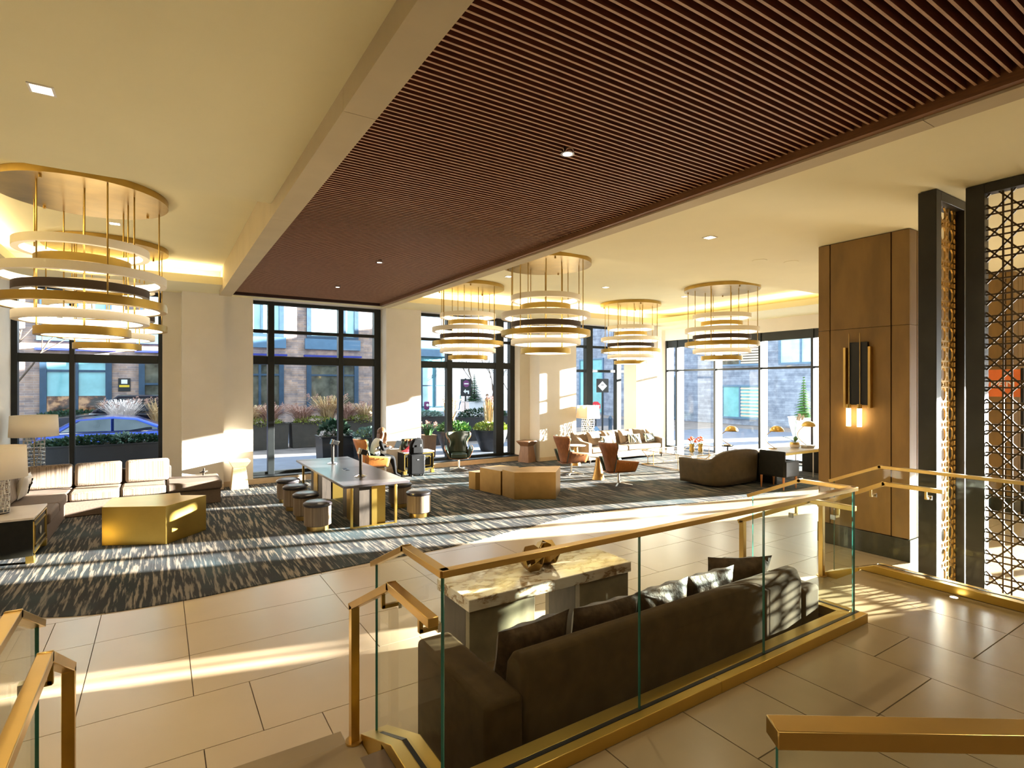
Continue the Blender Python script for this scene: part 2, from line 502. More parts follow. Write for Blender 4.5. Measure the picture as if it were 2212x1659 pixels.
def tag(o, label, cat, group=None):
    o['label'] = label
    o['category'] = cat
    if group: o['group'] = group
    return o
def thing(name, label, cat, loc=(0, 0, 0), rz=0.0, group=None):
    o = bpy.data.objects.new(name, None)
    o.empty_display_size = 0.1
    COL.objects.link(o)
    o.location = loc
    o.rotation_euler = (0, 0, rz)
    return tag(o, label, cat, group)
def structure(o):
    o['kind'] = 'structure'
    return o
def shell(name):
    o = bpy.data.objects.new(name, None)
    COL.objects.link(o)
    return structure(o)
def copy_tree(o, parent=None):
    c = o.copy()
    COL.objects.link(c)
    if parent is not None: c.parent = parent
    for ch in list(o.children): copy_tree(ch, c)
    return c
def box(name, m, parent, x0, x1, y0, y1, z0, z1, bevel=0.0, segs=2):
    return MB().box(x0, x1, y0, y1, z0, z1).build(name, m, parent, bevel=bevel, segs=segs)
def lamp(name, kind, loc, energy, col, parent=None, **kw):
    d = bpy.data.lights.new(name, kind)
    d.energy = energy
    d.color = col
    for k, v in kw.items(): setattr(d, k, v)
    o = bpy.data.objects.new(name, d)
    o.location = loc
    COL.objects.link(o)
    if parent is not None: o.parent = parent
    return o
# ================================================================== THE SETTING
# ---- floor: slab with stone tiles laid in rows, joints recessed
floor = structure(MB().box(-2.6, 16.4, -5.1, 14.9, -0.25, -0.014).build('floor', 'grout'))
TILE_CACHE = {}
def lay_tile(parent, x0, x1, y0, y1, z, m):
    g = 0.0035
    key = (round(x1 - x0, 3), round(y1 - y0, 3), m)
    if key not in TILE_CACHE:
        w, d = x1 - x0 - 2 * g, y1 - y0 - 2 * g
        t = MB().box(0, w, 0, d, -0.0139, 0).build('tile', m, parent)
        TILE_CACHE[key] = t.data
    else:
        t = bpy.data.objects.new('tile', TILE_CACHE[key])
        COL.objects.link(t)
        t.parent = parent
    t.location = (x0 + g, y0 + g, z)
rt = random.Random(3)
row_start = {5: [-2.5, -0.51, 0.22], 6: [-2.5, -0.51, 0.22, 1.69], 7: [-2.5, -1.25, -0.88, -0.51, 0.22], 4: [-2.5, -0.86, 0.607], 3: [-2.5, -1.22, 0.245, 1.0]}
for i in range(-8, 10):
    y0 = 1.14 + 0.745 * i
    y1 = y0 + 0.745
    xs = list(row_start.get(i, [-2.5, -2.5 + rt.choice((0.55, 0.73, 1.1))]))
    if y1 < 1.9: xs = [6.2]
    while xs[-1] < 15.6: xs.append(xs[-1] + rt.choice((0.73, 1.1, 1.47, 1.47)))
    xs = [x for x in xs if x < 15.6] + [16.3]
    for a, b in zip(xs[:-1], xs[1:]): lay_tile(floor, a, b, y0, y1, 0, 'tile_stone')

# ---- carpet with its wavy front edge
edge = [(-2.49, 7.95), (-2.0, 7.9), (-1.39, 7.63), (-0.98, 7.32), (-0.51, 7.13), (0.22, 7.06), (1.0, 7.12), (2.48, 7.22), (3.77, 7.28), (5.0, 7.52), (6.32, 7.74), (7.45, 7.68), (8.8, 7.35), (10.3, 7.08), (11.6, 6.98), (13.0, 6.97), (14.4, 7.05), (16.0, 7.2)]
def smooth_pts(p, n=6):
    out = []
    for i in range(len(p) - 1):
        p0, p1, p2, p3 = p[max(i - 1, 0)], p[i], p[i + 1], p[min(i + 2, len(p) - 1)]
        for k in range(n):
            t = k / n
            out.append(tuple(0.5 * (2 * p1[q] + (p2[q] - p0[q]) * t + (2 * p0[q] - 5 * p1[q] + 4 * p2[q] - p3[q]) * t * t + (3 * p1[q] - p0[q] - 3 * p2[q] + p3[q]) * t ** 3) for q in range(2)))
    return out + [p[-1]]
ed = smooth_pts(edge)
cm = MB()
n = len(ed)
cm.add([(x, y, 0.001) for x, y in ed] + [(x, y, 0.010) for x, y in ed] + [(x, 13.43, 0.010) for x, y in ed],
       [(i, i + 1, n + i + 1, n + i) for i in range(n - 1)] + [(n + i, n + i + 1, 2 * n + i + 1, 2 * n + i) for i in range(n - 1)])
for x0, x1, y1 in ((-2.49, 0.40, 14.28), (0.40, 1.235, 14.0), (1.235, 5.09, 14.28), (5.09, 6.11, 14.13), (6.11, 9.48, 14.28), (9.48, 11.32, 13.73), (11.32, 13.69, 14.28)):
    cm.add([(x0, 13.43, 0.010), (x1, 13.43, 0.010), (x1, y1, 0.010), (x0, y1, 0.010)], [(0, 1, 2, 3)])
tag(cm.build('carpet', 'carpet'), 'large slate and tan streaked carpet with a wavy front edge on the lobby floor', 'carpet')

# ---- raised landing, its tiles and the two flights of steps
LZ = 0.50
lb = MB()
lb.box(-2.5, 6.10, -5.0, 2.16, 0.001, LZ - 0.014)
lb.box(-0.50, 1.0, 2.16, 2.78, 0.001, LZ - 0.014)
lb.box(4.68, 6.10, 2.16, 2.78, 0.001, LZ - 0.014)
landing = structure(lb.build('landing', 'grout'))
cols = [(-2.5, -1.6), (-1.6, -0.5), (-0.5, 0.31), (0.31, 0.86), (0.86, 1.56), (1.56, 1.95), (1.95, 2.55), (2.55, 3.12), (3.12, 3.485), (3.485, 4.19), (4.19, 4.735), (4.735, 5.42), (5.42, 6.10)]
cross = {9: [1.508], 10: [1.845, 0.6], 11: [1.46], 8: [1.505, 0.3], 7: [1.66, 0.45], 6: [1.0], 5: [1.5, 0.2], 12: [1.46, 0.4]}
for i, (a, b) in enumerate(cols):
    top = 2.78 if (b <= 1.0 and a >= -0.55) or a > 4.7 else 2.15
    cs = sorted([-5.0, -3.6, -2.2, -0.8] + cross.get(i, [rt.uniform(0.4, 0.9), rt.uniform(1.3, 1.7)]) + [top])
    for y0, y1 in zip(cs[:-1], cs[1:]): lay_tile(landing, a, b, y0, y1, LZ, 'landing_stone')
for nm, x0, x1 in (('stairs', -0.40, 0.98), ('stairs', 4.74, 6.05)):
    st = shell(nm)
    for k, z in enumerate((0.333, 0.167)):
        box('step', 'landing_stone', st, x0, x1, 2.781 + 0.39 * k, 2.781 + 0.39 * (k + 1), 0.001, z, 0.004)

# ---- walls
wb = MB()
for x0, x1 in ((-2.5, 0.05), (1.87, 5.10), (6.10, 9.49), (11.31, 15.9)): wb.box(x0, x1, 14.3, 14.9, 0.0, 0.15)
wb.box(0.05, 1.87, 14.3, 14.9, 0, 4.5)
wb.box(0.41, 1.225, 14.02, 14.3, 0, 4.44)
wb.box(5.10, 6.10, 14.15, 14.9, 0, 4.44)
wb.box(9.49, 11.31, 14.3, 14.9, 0, 4.5)
wb.box(9.86, 11.31, 13.75, 14.3, 0, 4.44)
wb.box(15.9, 16.4, 14.3, 14.9, 0, 4.5)
wb.box(-2.6, 16.4, 14.3, 14.9, 4.44, 5.0)
structure(wb.build('wall_back', 'wall_paint'))
structure(MB().box(13.71, 14.74, 13.45, 14.05, 0, 4.44).build('wall_column', 'wall_paint'))
structure(MB().box(-2.7, -2.5, -5.1, 14.9, 0, 5.0).build('wall_left', 'wall_paint'))
structure(MB().box(-2.7, 16.5, -5.3, -5.1, 0, 5.0).build('wall_front', 'wall_paint'))
wr = MB()
wr.box(16.1, 16.5, -5.1, 14.9, 4.03, 5.0)
for y0, y1 in ((5.8, 7.4), (1.4, 3.72), (-5.1, -1.14)): wr.box(16.05, 16.5, y0, y1, 0, 4.03)
wr.box(16.1, 16.5, 3.72, 5.8, 3.16, 4.03)  # unseen lowered window head, added to cut off the higher sun
structure(wr.build('wall_right', 'wall_paint'))
for k, (x0, x1) in enumerate(((-2.5, 0.05), (1.87, 5.10), (6.10, 9.49), (11.31, 15.9))):
    structure(MB().box(x0, x1, 14.285, 14.64, 0.15, 0.172).build('trim_%d' % (k + 1), 'black_frame', bevel=0.004))
bb = MB()
for x0, x1, y in ((-2.5, 0.05, 14.3), (1.225, 1.87, 14.3), (1.87, 5.10, 14.3), (5.10, 6.10, 14.15), (6.10, 9.49, 14.3), (9.86, 11.31, 13.75), (0.41, 1.225, 14.02)):
    bb.box(x0, x1, y - 0.018, y, 0.0, 0.13)
structure(bb.build('baseboard_back', 'sill_stone', bevel=0.003))

# ---- windows of the back wall
def window_y(k, x0, x1, verts, hors, y=14.68):
    w = shell('window_%d' % k)
    z0, z1 = 0.172, 4.44
    vs_ = [(x0, x0 + 0.06)] + verts + [(x1 - 0.06, x1)] if not verts or verts[0][0] > x0 + 0.05 else verts
    hs = [(z0, z0 + 0.07)] + hors + [(z1 - 0.08, z1)]
    for a, b in vs_: box('mullion', 'black_frame', w, a, b, y - 0.09, y + 0.09, z0, z1, 0.006)
    for (a, b), (c, d) in zip(vs_[:-1], vs_[1:]):
        for p, q in hs: box('transom', 'black_frame', w, b, c, y - 0.07, y + 0.07, p, q, 0.005)
        for (p, q), (r, s_) in zip(hs[:-1], hs[1:]): box('pane', 'window_glass', w, b, c, y - 0.004, y + 0.004, q, r)
window_y(1, -2.5, 0.05, [(-2.5, -2.4), (-1.59, -1.50), (-0.03, 0.05)], [(2.85, 3.03)])
window_y(2, 1.87, 5.10, [(1.87, 1.90), (2.24, 2.39), (3.96, 4.085), (4.92, 5.10)], [(2.885, 3.085), (3.66, 3.74)])
window_y(3, 6.10, 9.49, [(6.10, 6.24), (7.115, 7.29), (8.80, 9.08), (9.32, 9.49)], [(2.87, 3.06), (3.66, 3.74)])
window_y(4, 11.31, 15.9, [(11.31, 11.45), (12.465, 12.75), (13.886, 14.10), (15.75, 15.9)], [(2.81, 2.90), (3.66, 3.74)])
# ---- glazing of the right wall
def window_x(k, y0, y1, ms, hors, x=16.2, top=4.03):
    w = shell('window_%d' % k)
    yy = [y0] + ms + [y1]
    for m_ in yy:
        box('mullion', 'black_frame', w, x - 0.10, x, m_ - 0.038, m_ + 0.038, 0.02, top)
        box('mullion_fin', 'steel_white', w, x + 0.001, x + 0.28, m_ - 0.036, m_ + 0.036, 0.02, top)
    hs = [(0.02, 0.09)] + hors + [(top - 0.27 if top > 4 else top - 0.06, top)]
    for a, b in zip(yy[:-1], yy[1:]):
        for p, q in hs: box('transom', 'black_frame', w, x - 0.07, x + 0.05, a + 0.04, b - 0.04, p, q)
        for (p, q), (r, s_) in zip(hs[:-1], hs[1:]): box('pane', 'window_glass', w, x - 0.004, x + 0.004, a + 0.04, b - 0.04, q, r)
window_x(5, 7.44, 14.26, [8.755, 10.43, 12.115, 13.78], [(2.87, 2.935)])
window_x(6, 3.76, 5.76, [4.5, 5.2], [(2.52, 2.58)], top=3.16)
window_x(7, -1.10, 0.40, [], [(2.87, 2.935)])
dr = shell('unseen_door_1')  # unseen door, made up to shape the sun on the tile floor
box('frame', 'black_frame', dr, 16.1, 16.24, 0.44, 0.50, 0.02, 2.42)
box('frame', 'black_frame', dr, 16.1, 16.24, 1.32, 1.385, 0.02, 2.42)
box('frame', 'black_frame', dr, 16.1, 16.24, 0.44, 1.385, 2.42, 2.50)
box('leaf_glass', 'window_glass', dr, 16.16, 16.175, 0.50, 1.32, 0.02, 2.42)
for y0, y1 in ((0.44, 0.78), (0.91, 1.0), (1.07, 1.385)): box('sun_block_panel', 'wall_paint', dr, 16.16, 16.19, y0, y1, 2.50, 4.029)  # added panels that block the sun; gaps let thin stripes through

# ---- ceilings, trays with hidden cove light, beams and slatted field
cl = MB()
cl.box(-2.6, 1.09, -5.1, 6.88, 4.5, 4.82)
cl.box(4.93, 16.4, -5.1, 6.88, 4.5, 4.82)
cl.box(-2.6, 1.09, 6.88, 13.4, 4.82, 4.9)
cl.box(4.93, 16.4, 6.88, 13.4, 4.82, 4.9)
cl.box(-2.6, 1.09, 12.72, 14.3, 4.44, 4.5)
cl.box(4.93, 16.4, 12.9, 14.3, 4.44, 4.5)
cl.box(14.1, 16.4, 6.88, 12.9, 4.44, 4.5)
cl.box(-2.6, -2.1, 6.88, 12.72, 4.44, 4.5)
cl.box(-2.6, 1.09, 12.72, 12.76, 4.5, 4.60)
cl.box(4.93, 14.1, 12.9, 12.94, 4.5, 4.60)
cl.box(14.1, 14.14, 6.88, 12.94, 4.5, 4.60)
cl.box(-2.14, -2.1, 6.88, 12.72, 4.5, 4.60)
cl.box(-2.6, 1.09, 13.4, 14.3, 4.5, 4.9)
cl.box(4.93, 16.4, 13.4, 14.3, 4.5, 4.9)
cl.box(1.09, 4.93, 13.5, 14.3, 4.44, 4.9)
cl.box(-2.7, 16.5, -5.3, 14.9, 4.9, 5.0)
structure(cl.build('ceiling', 'ceiling_paint'))
for nm, b in (('far left', (-2.05, 1.05, 12.80, 13.10)), ('far right', (5.0, 14.0, 12.98, 13.26)), ('right side', (14.18, 14.46, 6.95, 12.85)), ('left side', (-2.46, -2.18, 6.95, 12.6))):
    o = MB().add([(b[0], b[2], 4.512), (b[1], b[2], 4.512), (b[1], b[3], 4.512), (b[0], b[3], 4.512)], [(0, 1, 2, 3)]).build('cove_light_strip', 'cove_light')
    tag(o, 'warm light strip hidden in the %s ceiling cove' % nm, 'light strip', 'cove light strips')
bl = shell('trim_5')
for y0, y1 in ((-5.1, 3.9), (3.905, 6.9), (6.905, 13.5)): box('beam_panel', 'beam_plaster', bl, 1.09, 1.33, y0, y1, 4.33, 4.899)
brr = shell('trim_6')
for y0, y1 in ((-5.1, 1.75), (1.755, 7.4), (7.405, 13.5)): box('beam_panel', 'beam_plaster', brr, 4.73, 4.93, y0, y1, 4.34, 4.899)
box('inner_trim', 'trim_wood', brr, 4.66, 4.729, -5.1, 13.4, 4.36, 4.60)
slat_field = structure(MB().box(1.331, 4.659, -5.1, 13.4, 4.56, 4.60).box(1.331, 4.729, 13.401, 13.499, 4.37, 4.88).build('ceiling_slat_field', 'slat_back'))
sl0 = MB().box(1.335, 4.655, -0.008, 0.008, 4.427, 4.559).box(1.335, 4.655, -0.008, 0.008, 4.425, 4.4268, 1).build('slat', ['slat_wood_shade', 'slat_wood_lit'], slat_field)
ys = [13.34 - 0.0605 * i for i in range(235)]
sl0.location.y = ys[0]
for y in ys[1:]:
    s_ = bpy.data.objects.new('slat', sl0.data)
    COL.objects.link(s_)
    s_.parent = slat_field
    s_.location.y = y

# ---- timber-clad pillars
def pillar(name, x, y0, y1, d):
    p = structure(MB().box(x + 0.03, x + d - 0.03, y0 + 0.03, y1 - 0.03, 0, 4.5).build(name, 'pillar_groove'))
    ya, yb = y0 + (y1 - y0) * 0.183, y0 + (y1 - y0) * 0.858
    for z0, z1 in ((0.31, 3.20), (3.205, 4.49)):
        for a, b in ((y0, ya - 0.008), (ya + 0.008, yb - 0.008), (yb + 0.008, y1)):
            box('panel', 'pillar_wood', p, x, x + 0.03, a, b, z0, z1, 0.003)
            box('panel', 'pillar_wood', p, x + d - 0.03, x + d, a, b, z0, z1, 0.003)
        for a, b in ((x + 0.03, x + 0.22), (x + 0.236, x + d - 0.236), (x + d - 0.22, x + d - 0.03)):
            box('panel', 'pillar_wood', p, a, b, y0, y0 + 0.03, z0, z1, 0.003)
            box('panel', 'pillar_wood', p, a, b, y1 - 0.03, y1, z0, z1, 0.003)
    box('plinth', 'pillar_plinth', p, x - 0.012, x + d + 0.012, y0 - 0.012, y1 + 0.012, 0.001, 0.30, 0.004)
    return p
pillar('wall_pillar', 8.47, 3.297, 4.507, 1.25)
pillar('wall_pillar', 13.3, 3.50, 4.15, 0.70)
# ================================================================== RAILINGS
def pane(parent, pts, axis, t=0.014):
    # thin glass sheet from an outline in a vertical plane; polished green edges
    mb = MB()
    n = len(pts)
    if axis[0] == 'x':
        c = axis[1]; f = lambda p, s_: (c + s_, p[0], p[1])
    else:
        c = axis[1]; f = lambda p, s_: (p[0], c + s_, p[1])
    vs_ = [f(p, -t / 2) for p in pts] + [f(p, t / 2) for p in pts]
    mb.add(vs_, [tuple(range(n)), tuple(range(n, 2 * n))[::-1]], 0)
    mb.add(vs_, [(i, (i + 1) % n, n + (i + 1) % n, n + i) for i in range(n)], 1)
    return mb.build('glass_pane', ['guard_glass', 'glass_edge'], parent)
TZ, CZ = 1.58, 0.575
def side_profile(parent, x, w0, w1, y0, y_end=3.09):
    # curb, pane and top rail that run level and then follow the steps down
    MB().prism([(y0, 0.502), (y0, CZ), (2.66, CZ), (y_end + 0.06, CZ - 0.205), (y_end + 0.06, 0.002), (2.80, 0.002), (2.80, 0.502)], x - w0, x + w1, 'x').build('curb', 'brass_sheet', parent, bevel=0.003)
    box('glazing_channel', 'black_metal', parent, x - 0.012, x + 0.012, y0 + 0.02, 2.66, CZ - 0.01, CZ + 0.002)
    MB().bar((x, 2.66, CZ - 0.003), (x, y_end + 0.03, CZ - 0.2), 0.024, 0.012).build('glazing_channel', 'black_metal', parent)
    pane(parent, [(y0, CZ - 0.005), (2.66, CZ - 0.005), (y_end, CZ - 0.195), (y_end, TZ - 0.222), (2.64, TZ - 0.03), (y0, TZ - 0.03)], ('x', x))
g = thing('glass_guardrail', 'long glass guardrail with brass top rail around the brown sofa well', 'railing', (0, 0, 0))
gy = 2.20
for x0, x1 in ((1.056, 2.262), (2.268, 3.44), (3.446, 4.66)): pane(g, [(x0, CZ - 0.005), (x1, CZ - 0.005), (x1, TZ - 0.03), (x0, TZ - 0.03)], ('y', gy))
for x0, x1 in ((0.985, 2.9), (2.903, 4.735)):
    box('curb', 'brass_sheet', g, x0, x1, gy - 0.07, gy - 0.013, 0.502, CZ, 0.003)
box('curb', 'brass_sheet', g, 1.14, 4.59, gy + 0.013, gy + 0.10, 0.002, CZ, 0.003)
box('glazing_channel', 'black_metal', g, 1.0, 4.72, gy - 0.0125, gy + 0.0125, 0.45, CZ + 0.002)
side_profile(g, 1.056, 0.075, 0.085, gy + 0.014)
side_profile(g, 4.665, 0.075, 0.07, gy + 0.014)
MB().path([(1.056, 3.12, TZ - 0.225), (1.056, 2.64, TZ - 0.016), (1.056, gy, TZ - 0.016), (4.665, gy, TZ - 0.016), (4.665, 2.64, TZ - 0.016), (4.665, 3.12, TZ - 0.225)], 0.05, 0.03).build('top_rail', 'brass', g, bevel=0.002)
g = thing('glass_guardrail', 'glass guardrail with brass rail and curb below the lattice screens', 'railing')
side_profile(g, 6.12, 0.09, 0.07, -1.0)
MB().path([(6.12, 3.12, TZ - 0.225), (6.12, 2.64, TZ - 0.016), (6.12, -1.0, TZ - 0.016)], 0.05, 0.03).build('top_rail', 'brass', g, bevel=0.002)
g = thing('glass_guardrail', 'glass guardrail with brass rail at the bottom left corner of the picture', 'railing')
side_profile(g, -0.445, 0.07, 0.075, 0.6)
MB().path([(-0.445, 3.12, TZ - 0.225), (-0.445, 2.64, TZ - 0.016), (-0.445, 0.6, TZ - 0.016)], 0.05, 0.03).build('top_rail', 'brass', g, bevel=0.002)
g = thing('glass_guardrail', 'nearest brass rail over clear glass crossing the bottom right corner', 'railing')
a, b = Vector((1.255, 0.78, 0)), Vector((3.6, -0.83, 0))
dv = (b - a).normalized()
MB().bar((a.x, a.y, TZ - 0.028), (b.x, b.y, TZ - 0.028), 0.07, 0.045).build('top_rail', 'brass', g, bevel=0.003)
nn = Vector((-dv.y, dv.x, 0)) * 0.007
mb = MB()
vs_ = []
a2 = a + dv * 0.012
for s_ in (-1, 1):
    for p, z in ((a2, LZ + 0.002), (b, LZ + 0.002), (b, TZ - 0.052), (a2, TZ - 0.052)): vs_.append((p.x + nn.x * s_, p.y + nn.y * s_, z))
mb.add(vs_, [(0, 1, 2, 3), (7, 6, 5, 4)], 0)
mb.add(vs_, [(0, 4, 5, 1), (1, 5, 6, 2), (2, 6, 7, 3), (3, 7, 4, 0)], 1)
mb.build('glass_pane', ['guard_glass', 'glass_edge'], g)

def handrail(label, x, side, y0=2.08, yb=2.55, ye=3.18, z=1.42, zl=1.11, end=True):
    h = thing('handrail', label, 'handrail')
    pts = [(x, y0, z), (x, yb, z), (x, ye, zl)]
    MB().path(pts, 0.048, 0.04).build('rail', 'brass', h, bevel=0.003)
    MB().box(x - 0.024, x + 0.024, ye - 0.05, ye - 0.002, 0.335, zl + 0.015).build('post', 'brass', h, bevel=0.003)
    MB().cyl((x, ye - 0.026, 0.334), 0.05, 0, 0.012, 20).build('base_plate', 'brass', h)
    for yy, zz in ((yb + 0.12, z - 0.056), (y0 + 0.12, z)):
        MB().path([(x, yy, zz - 0.02), (x, yy, zz - 0.085), (x + side * 0.085, yy, zz - 0.085)], 0.018, 0.018).build('bracket', 'brass_dark', h)
        MB().box(x + side * 0.075, x + side * 0.092, yy - 0.018, yy + 0.018, zz - 0.105, zz - 0.065).build('clamp', 'chrome', h)
    return h
handrail('brass handrail and post beside the marble console', 0.945, 1)
handrail('brass handrail whose post rises right of the glass corner by the sofa', 5.99, 1, zl=1.10)
handrail('brass handrail behind the right end of the brown sofa', 4.78, -1, z=1.38, zl=1.06, y0=2.26, yb=2.62, ye=3.3)
handrail('brass handrail and post at the left edge of the picture', -0.345, -1, y0=1.2)

# ================================================================== LATTICE SCREENS
def screen(label, origin, along, W, Ht, frame=0.10, px=0.205, py=0.226, depth=0.06, bronze='lattice_bronze', frame_side=None):
    # a panel of woven cane pattern in a dark frame; 'along' is the unit vector of its width
    sc = thing('lattice_screen', label, 'screen', origin, math.atan2(along[1], along[0]))
    fs = frame_side or (frame, frame)
    box('post', 'screen_frame', sc, 0, fs[0], -depth, depth, 0.001, Ht, 0.004)
    box('post', 'screen_frame', sc, W - fs[1], W, -depth, depth, 0.001, Ht, 0.004)
    box('rail', 'screen_frame', sc, fs[0], W - fs[1], -depth, depth, Ht - 0.10, Ht, 0.004)
    box('rail', 'screen_frame', sc, fs[0], W - fs[1], -depth, depth, 0.001, 0.08, 0.004)
    x0, x1, z0, z1 = fs[0], W - fs[1], 0.08, Ht - 0.10
    t, gx, gz = 0.016, px * 0.335, py * 0.30
    cache = {}
    def piece(a, b):
        key = (round(b[0] - a[0], 3), round(b[1] - a[1], 3))
        if key in cache:
            o = bpy.data.objects.new('lattice_bar', cache[key])
            COL.objects.link(o)
            o.parent = sc
        else:
            o = MB().bar((0, 0, 0), (b[0] - a[0], 0, b[1] - a[1]), t, t, up=(0, 1, 0)).build('lattice_bar', bronze, sc)
            cache[key] = o.data
        o.location = (a[0], 0, a[1])
    k = 0
    x = x0 + px * 0.66
    while x < x1:
        for q in (x, x + gx):
            if q < x1 - 0.005: piece((q, z0), (q, z1))
        x += px
    z = z0 + py * 0.1
    zc = z + gz / 2
    while z < z1:
        for q in (z, z + gz):
            if q < z1 - 0.005: piece((x0, q), (x1, q))
        z += py
    cxm = x0 + px * 0.66 + gx / 2 - px / 2     # middle of a wide column
    sl = py / px
    for sg in (1, -1):
        j = -60
        while j < 80:
            # line through (cxm, zc + j*py) with slope sg*sl
            pts = []
            c0 = zc + j * py - sg * sl * cxm
            xa, xb = x0, x1
            lo, hi = sorted(((z0 - c0) / (sg * sl), (z1 - c0) / (sg * sl)))
            xa, xb = max(xa, lo), min(xb, hi)
            if xb - xa > 0.03: piece((xa, c0 + sg * sl * xa), (xb, c0 + sg * sl * xb))
            j += 1
    return sc
screen('narrow dark framed lattice screen next to the timber pillar', (7.0, 2.56, 0), (1, 0), 0.86, 4.49, depth=0.085, bronze='lattice_gold', frame_side=(0.13, 0.10))
screen('wide dark framed lattice screen at the right edge of the picture', (7.30, 2.30, 0), (0, -1), 1.5, 4.49, frame_side=(0.16, 0.16))
lb_ = thing('sign_board', 'orange board with white letters seen through the wide lattice screen', 'sign', (12.75, 3.50, 0))
box('board', 'sign_orange', lb_, -0.02, 0.02, -0.24, 0.30, 2.17, 2.66, 0.006)
box('stand', 'black_metal', lb_, -0.025, 0.025, -0.28, -0.24, 0.02, 2.68)
box('stand', 'black_metal', lb_, -0.025, 0.025, 0.30, 0.34, 0.02, 2.68)
def text(parent, s_, loc, rot, size, m, name='lettering', ext=0.004):
    cu = bpy.data.curves.new(name, 'FONT')
    cu.body = s_
    cu.size = size
    cu.extrude = ext
    cu.align_x = 'CENTER'
    cu.align_y = 'CENTER'
    tmp = bpy.data.objects.new(name, cu)
    COL.objects.link(tmp)
    me = bpy.data.meshes.new_from_object(tmp.evaluated_get(bpy.context.evaluated_depsgraph_get()))
    bpy.data.objects.remove(tmp, do_unlink=True)
    me.materials.clear()
    me.materials.append(MATS[m])
    o = bpy.data.objects.new(name, me)
    COL.objects.link(o)
    o.parent = parent
    o.location = loc
    o.rotation_euler = rot
    return o
text(lb_, '/RAN', (-0.026, 0.03, 2.40), (R(90), 0, R(-90)), 0.17, 'sign_white')

# ================================================================== LIGHT FITTINGS
def sconce():
    s_ = thing('wall_sconce', 'black and brass wall sconce with two glowing glass tubes on the timber pillar', 'wall lamp', (8.47, 3.93, 0))
    box('backplate', 'black_metal', s_, -0.05, -0.001, -0.135, 0.115, 2.10, 3.0, 0.004)
    for y in (-0.165, 0.165): box('side_bar', 'brass', s_, -0.075, -0.001, y - 0.018, y + 0.018, 2.06, 2.93, 0.004)
    for y in (-0.045, 0.10):
        MB().cyl((-0.07, y, 0), 0.006, 2.11, 3.13, 8).build('rod', 'brass', s_)
        MB().cyl((-0.085, y, 0), 0.032, 2.05, 2.11, 16).build('cap', 'brass_dark', s_, smooth=True)
        MB().cyl((-0.085, y, 0), 0.030, 1.79, 2.05, 16).build('glass_tube', 'sconce_light', s_, smooth=True)
sconce()

def ring_chandelier():
    c = thing('ring_chandelier', '', 'chandelier', (0, 0, 0), 0, 'ring chandeliers hanging from the ceiling trays')
    RL, RM, RS = 0.88, 0.69, 0.49
    MB().cyl((0, 0, 0), 0.90, 4.735, 4.818, 64).build('canopy', 'brass_dark', c, smooth=True)
    specs = [('ring_white', RM), ('ring_gold', RS), ('ring_white', RL), ('ring_dark', RM), ('ring_gold', RL), ('ring_white', RM), ('ring_gold', RS)]
    for i, (m, r) in enumerate(specs):
        zt = 4.13 - 0.172 * i
        o = MB().ring((0, 0, 0), r - 0.075, r, zt - 0.10, zt, 64).build('ring', m, c, smooth=True)
        MB().lathe([(r - 0.0765, zt - 0.094), (r - 0.0765, zt - 0.006)], (0, 0, 0), 64, cap=False).build('diffuser', 'ring_light', o)
    for r, zb, off, nrod in ((RL - 0.035, 3.39, 0.35, 4), (RM - 0.035, 3.22, 0.95, 4), (RS - 0.035, 3.05, 0.1, 4)):
        for k in range(nrod):
            t = off + 2 * math.pi * k / nrod
            MB().cyl((r * math.cos(t), r * math.sin(t), 0), 0.009, zb, 4.736, 8).build('rod', 'brass_dark', c, smooth=True)
    for t in (0.6, 2.2, 4.3): MB().cyl((0.8 * math.cos(t), 0.8 * math.sin(t), 0), 0.016, 4.70, 4.736, 10).build('screw', 'brass_dark', c)
    return c
ch0 = ring_chandelier()
spots = [(-0.80, 8.70, 'largest ring chandelier, nearest, at the upper left of the picture'), (-0.76, 11.85, 'ring chandelier half hidden behind the nearest one at the left'),
         (6.42, 12.0, 'leftmost ring chandelier right of the slatted ceiling, hanging before the third window'), (6.42, 8.75, 'largest of the four ring chandeliers right of the slatted ceiling'),
         (11.93, 11.95, 'smallest ring chandelier, hanging above the far beige sofa'), (11.84, 8.70, 'rightmost ring chandelier, hanging nearest the timber pillar')]
for i, (x, y, l) in enumerate(spots):
    o = ch0 if i == 0 else copy_tree(ch0)
    o.location = (x, y, 0)
    o['label'] = l

def spot(parent, loc, e=1.0):
    return lamp('downlight_beam', 'SPOT', loc, DOWN * e, (1.0, 0.85, 0.60), parent, spot_size=R(120), spot_blend=0.8, shadow_soft_size=0.05)
def square_light(label, x, y, z, s=0.075):
    d = thing('downlight', label, 'ceiling light', (x, y, z), 0, 'small recessed ceiling lights')
    mb = MB()
    mb.box(-s, s, -s, -s + 0.015, -0.008, -0.001).box(-s, s, s - 0.015, s, -0.008, -0.001).box(-s, -s + 0.015, -s + 0.015, s - 0.015, -0.008, -0.001).box(s - 0.015, s, -s + 0.015, s - 0.015, -0.008, -0.001)
    mb.build('trim', 'white_ceramic', d)
    box('lens', 'lamp_white', d, -s + 0.016, s - 0.016, -s + 0.016, s - 0.016, -0.006, -0.002)
    spot(d, (0, 0, -0.02))
def round_light(label, x, y, z, r=0.06):
    d = thing('downlight', label, 'ceiling light', (x, y, z), 0, 'small recessed ceiling lights')
    MB().ring((0, 0, 0), r - 0.018, r, -0.03, 0.10, 24).build('trim', 'chrome', d, smooth=True)
    MB().cyl((0, 0, 0), r - 0.019, 0.0, 0.01, 20).build('lens', 'lamp_white', d)
    spot(d, (0, 0, -0.04))
square_light('square recessed light at the far upper left of the ceiling', -0.707, 5.09, 4.5)
square_light('square recessed light behind the nearest chandelier', -0.57, 10.18, 4.82)
